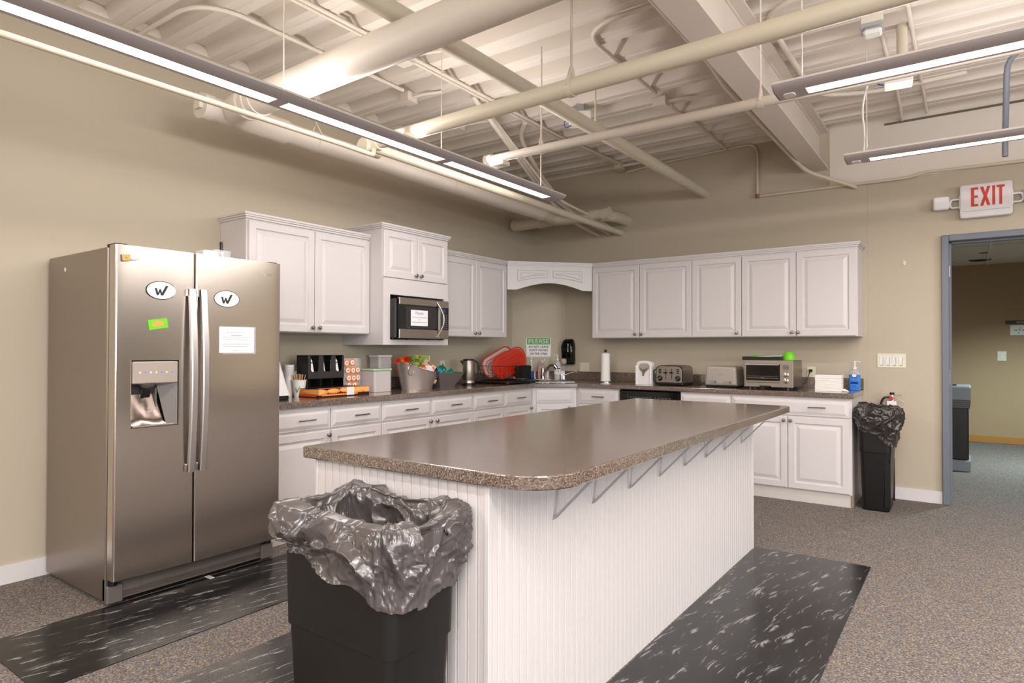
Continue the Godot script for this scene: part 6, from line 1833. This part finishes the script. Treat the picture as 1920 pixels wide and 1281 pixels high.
func slim_bin(o: Node3D, hx: float, hz: float, h: float, m: Material) -> void:
	var rows := []
	for q in [[0.0, 0.80], [0.012, 0.82], [h * 0.6, 0.925], [h * 0.605, 0.955], [h - 0.03, 0.985], [h - 0.028, 1.02], [h, 1.02]]:
		var row := PackedVector3Array()
		for p in rrect(hx * 2 * (0.04 + 0.96 * q[1]), hz * 2 * q[1], 0.035, 6): row.append(Vector3(p.x, q[0], -p.y))
		rows.append(row)
	var b := MB.new()
	for i in rows.size() - 1: b.grid([rows[i], rows[i + 1]], true)
	b.slab(rrect(hx * 2 * 0.8, hz * 2 * 0.8, 0.035, 6), 0.0, 0.012)
	part("shell", b, m, o)
	b = MB.new()
	var path := []
	for p in rrect(hx * 2.05, hz * 2.05, 0.036, 6): path.append(Vector3(p.x, h, p.y))
	path.append(path[0])
	part("rim", b.tube(path, 0.008, 6, false), m, o)
	# vent channels pressed into the long sides
	for s in [-1.0, 1.0]:
		part("vent_channel", MB.new().box(hx * 0.72 - 0.022, hx * 0.72 + 0.022, 0.03, h * 0.5, s * hz * 0.86 - 0.012, s * hz * 0.86 + 0.008, 0.006), m, o)


func floor_things() -> void:
	var V := func(x, y, z): return Vector3(x, y, z)
	var o := thing("waste_bin", "large black slim waste bin standing against the island's near end", "bin", V.call(2.775, 0.004, 5.045))
	slim_bin(o, 0.235, 0.135, 0.75, M.bin_black)
	o = thing("bin_bag", "crumpled grey bag lining the large bin by the island", "bin bag", V.call(2.775, 0.004, 5.045))
	bin_bag(o, M.liner, 0.232, 0.128, 0.752, 31, 0.115, 1.0)
	var b: MB
	o = thing("waste_bin", "narrow black waste bin between the cabinets and the doorway", "bin", V.call(3.60, 0, 0.425))
	slim_bin(o, 0.115, 0.20, 0.76, M.black)
	o = thing("bin_bag", "crumpled dark bag lining the narrow bin by the doorway", "bin bag", V.call(3.60, 0, 0.425))
	bin_bag(o, M.liner_dark, 0.112, 0.196, 0.762, 77, 0.17, 0.6)
	# fire extinguisher hung behind it
	o = thing("fire_extinguisher", "red fire extinguisher on the wall behind the narrow bin", "fire extinguisher", V.call(3.672, 0.50, 0.065))
	part("cylinder", MB.new().lathe([Vector2(0, 0), Vector2(0.048, 0), Vector2(0.053, 0.008), Vector2(0.053, 0.26), Vector2(0.042, 0.29), Vector2(0.02, 0.305), Vector2(0.018, 0.33), Vector2(0, 0.33)], 24), M.red, o)
	part("valve", MB.new().lathe([Vector2(0.02, 0.325), Vector2(0.02, 0.365), Vector2(0.014, 0.372), Vector2(0.014, 0.385), Vector2(0.017, 0.386), Vector2(0.017, 0.405), Vector2(0, 0.406)], 14), M.galvanised, o)
	part("cap", MB.new().lathe([Vector2(0.018, 0.384), Vector2(0.018, 0.403), Vector2(0, 0.404)], 14), M.black, o)
	part("lever", MB.new().box(0.01, 0.085, 0.378, 0.384, -0.008, 0.012, 0.002), M.handle, o).rotation.z = 0.04
	part("carry_handle", MB.new().tube(bend([V.call(0.015, 0.36, 0.004), V.call(0.05, 0.35, 0.004), V.call(0.085, 0.325, 0.004)], 0.02), 0.006, 8, true, 0.6), M.handle, o)
	part("gauge", MB.new().prism(oval(0.034, 0.034, 20), 0.02, 0.032, 0.003), M.exit_red, o).position = V.call(-0.004, 0.355, 0.0)
	part("hose", MB.new().tube(bend([V.call(-0.018, 0.362, 0.01), V.call(-0.06, 0.36, 0.02), V.call(-0.085, 0.30, 0.02), V.call(-0.07, 0.10, 0.03)], 0.05), 0.009, 10), M.black, o)
	part("inspection_tag", MB.new().box(-0.032, 0.036, 0.302, 0.338, 0.024, 0.026), M.paper, o).rotation.x = 0.1
	part("wall_bracket", MB.new().box(-0.02, 0.02, 0.05, 0.30, -0.075, -0.05), M.red, o)
	# vinyl floor runners
	for q in [["black marbled vinyl runner in front of the fridge and left cabinets", 0.785, 1.42, 1.0, 5.42], ["black marbled vinyl runner along the island's left side, behind the bin", 1.745, 2.32, 1.7, 5.6], ["black marbled vinyl runner along the island's right beadboard side", 3.09, 3.735, 2.085, 5.9]]:
		var m := thing("floor_mat", q[0], "mat", V.call(q[1], 0, q[3]))
		var w: float = q[2] - q[1]; var l: float = q[4] - q[3]
		b = MB.new()
		b.quad(V.call(0, 0.004, l), V.call(w, 0.004, l), V.call(w, 0.004, 0), V.call(0, 0.004, 0), Rect2(0, 0, 1, l / 4.42))
		b.quad(V.call(0, 0, l), V.call(w, 0, l), V.call(w, 0.004, l), V.call(0, 0.004, l), Rect2(0, 0, 1, 0.002)); b.quad(V.call(w, 0, 0), V.call(0, 0, 0), V.call(0, 0.004, 0), V.call(w, 0.004, 0), Rect2(0, 0, 1, 0.002))
		b.quad(V.call(w, 0, l), V.call(w, 0, 0), V.call(w, 0.004, 0), V.call(w, 0.004, l), Rect2(0, 0, 0.002, 1)); b.quad(V.call(0, 0, 0), V.call(0, 0, l), V.call(0, 0.004, l), V.call(0, 0.004, 0), Rect2(0, 0, 0.002, 1))
		part("runner", b, M.mat_marble, m)
	tag(part("paper_scrap", MB.new().box(-0.03, 0.03, 0.0, 0.0015, -0.014, 0.014), M.paper, self), "small white paper scrap on the runner under the fridge's front", "paper").position = V.call(0.80, 0.0042, 4.42)


func hall() -> void:
	var V := func(x, y, z): return Vector3(x, y, z)
	structure("wall_hall_far", MB.new().box(2.4, 7.6, 0.0, 3.0, -4.7, -4.55), M.hall_wall)
	structure("wall_hall_left", MB.new().box(2.4, 2.55, 0.0, 3.0, -4.55, -0.15), M.hall_wall)
	structure("wall_hall_right", MB.new().box(7.45, 7.6, 0.0, 3.0, -4.55, -0.15), M.hall_wall)
	structure("baseboard_hall", MB.new().box(2.55, 7.45, 0.0, 0.095, -4.55, -4.532, 0.004), M.oak)
	# suspended ceiling of two by four tiles
	var c := tag(thing("ceiling_hall", "", ""), "", "", "", "structure")
	part("plenum_board", MB.new().box(2.4, 7.6, 2.46, 2.52, -4.7, -0.15), M.tile, c)
	var t := MB.new().box(0.008, 0.602, 0.0, 0.016, 0.008, 1.212, 0.002).mesh()
	for i in 8:
		for j in 4:
			if absf(i - 5.0) < 0.1 and j == 2: continue
			var q := part("tile", t, M.tile, c)
			q.position = V.call(2.57 + 0.61 * i, 2.436, -4.55 - 0.47 + 1.22 * j)
	var b := MB.new()
	for i in 9: b.box(2.56 + 0.61 * i, 2.585 + 0.61 * i, 2.428, 2.436, -4.55, -0.15)
	for j in 4: b.box(2.55, 7.45, 2.428, 2.436, -5.03 + 1.22 * j + (1.22 if j == 0 else 0.0) * 0.0, -5.005 + 1.22 * j)
	part("grid_bar", b, M.trim, c)
	var o := thing("ceiling_vent", "round dark air diffuser in the hall ceiling beyond the doorway", "vent", V.call(4.32, 2.436, -3.95))
	b = MB.new()
	for r in [0.05, 0.08, 0.11]: b.lathe([Vector2(r, -0.012), Vector2(r + 0.016, -0.004), Vector2(r + 0.016, 0.0)], 24)
	part("cone_ring", b, M.slot, o)
	part("throat", MB.new().lathe([Vector2(0.0, -0.002), Vector2(0.12, -0.002)], 20), M.black_soft, o)
	o = thing("ceiling_speaker", "small dark round grille in the hall ceiling nearer the doorway", "vent", V.call(4.36, 2.436, -3.25))
	part("grille", MB.new().lathe([Vector2(0.0, -0.008), Vector2(0.055, -0.006), Vector2(0.06, 0.0)], 20), M.slot, o)
	# a recessed downlight further along the hall lights it
	o = thing("downlight", "recessed ceiling downlight in the hall", "light", V.call(5.2, 2.436, -2.5))
	part("trim_ring", MB.new().lathe([Vector2(0.085, 0.0), Vector2(0.105, -0.006), Vector2(0.11, 0.0)], 24), M.white, o)
	part("lens", MB.new().lathe([Vector2(0.0, -0.001), Vector2(0.085, -0.001)], 24), M.lens, o)
	var s := SpotLight3D.new()
	s.name = "down_light"
	s.light_energy = HALL
	s.light_color = Color(0.88, 0.98, 1.0)
	s.light_size = 0.09
	s.spot_angle = 72.0
	s.spot_angle_attenuation = 0.6
	s.spot_range = 9.0
	s.shadow_enabled = true
	s.rotation.x = -PHI
	s.position = V.call(0, -0.02, 0)
	o.add_child(s)
	# recycling station
	o = thing("recycling_bin", "black recycling bin with a grey lid and base beyond the doorway", "bin", V.call(3.97, 0, -2.03))
	part("base", MB.new().box(-0.24, 0.24, 0.0, 0.12, -0.24, 0.24, 0.01), M.bin_grey, o)
	part("body", MB.new().box(-0.225, 0.225, 0.12, 0.72, -0.225, 0.225, 0.01), M.black, o)
	part("lid", MB.new().box(-0.245, 0.245, 0.735, 0.885, -0.245, 0.245, 0.012), M.bin_grey, o)
	b = MB.new()
	for k in 4: b.box(-0.20, 0.12, 0.885, 0.888, -0.16 + 0.09 * k, -0.11 + 0.09 * k)
	part("slot", b, M.black, o)
	o = thing("bin_bag", "thin strip of black bag folded under the recycling bin's lid", "bin bag", V.call(3.97, 0, -2.03))
	b = MB.new()
	for k in 4: b.box(-0.236 - 0.002 * k, 0.236 + 0.002 * k, 0.655 + 0.02 * k, 0.682 + 0.02 * k, -0.236 - 0.002 * k, 0.236 + 0.002 * k, 0.005)
	part("film", b, M.liner_dark, o)
	# fittings on the far hall wall
	o = thing("thermostat", "small ivory wall control on the far hall wall", "thermostat", V.call(4.56, 1.18, -4.55))
	part("plate", MB.new().box(-0.05, 0.05, -0.065, 0.065, 0.0, 0.008, 0.003), M.ivory, o)
	part("dial", MB.new().box(-0.018, 0.018, -0.035, 0.03, 0.008, 0.014, 0.003), M.white, o)
	o = thing("room_sign", "dark grey room name plate on the far hall wall at the right edge", "sign", V.call(4.79, 1.634, -4.55))
	part("plate", MB.new().box(-0.19, 0.19, -0.022, 0.022, 0.0, 0.012, 0.003), M.charcoal, o)
	words("lettering", "MERIDEN", 0.024, M.light_plastic, o, Transform3D(Basis.IDENTITY, V.call(0.0, 0, 0.0125)), 0.001, "Droid Sans", true)
	o = thing("wall_card", "white card with a small blue drawing under the room name plate", "card", V.call(4.80, 1.528, -4.55))
	part("sheet", MB.new().box(-0.15, 0.15, -0.065, 0.065, 0.0, 0.004), M.paper, o)
	b = MB.new()
	for q in [[-0.09, 0.0, 0.03], [-0.05, 0.005, 0.02], [-0.01, 0.0, 0.025], [0.03, 0.006, 0.02], [0.07, 0.0, 0.02], [-0.04, 0.03, 0.012], [-0.06, -0.03, 0.012], [0.0, -0.03, 0.012]]:
		b.box(q[0] - q[2] / 2, q[0] + q[2] / 2, q[1] - 0.006, q[1] + 0.006, 0.004, 0.0048)
	part("drawing", b, M.navy, o)


const HALL := 10.0
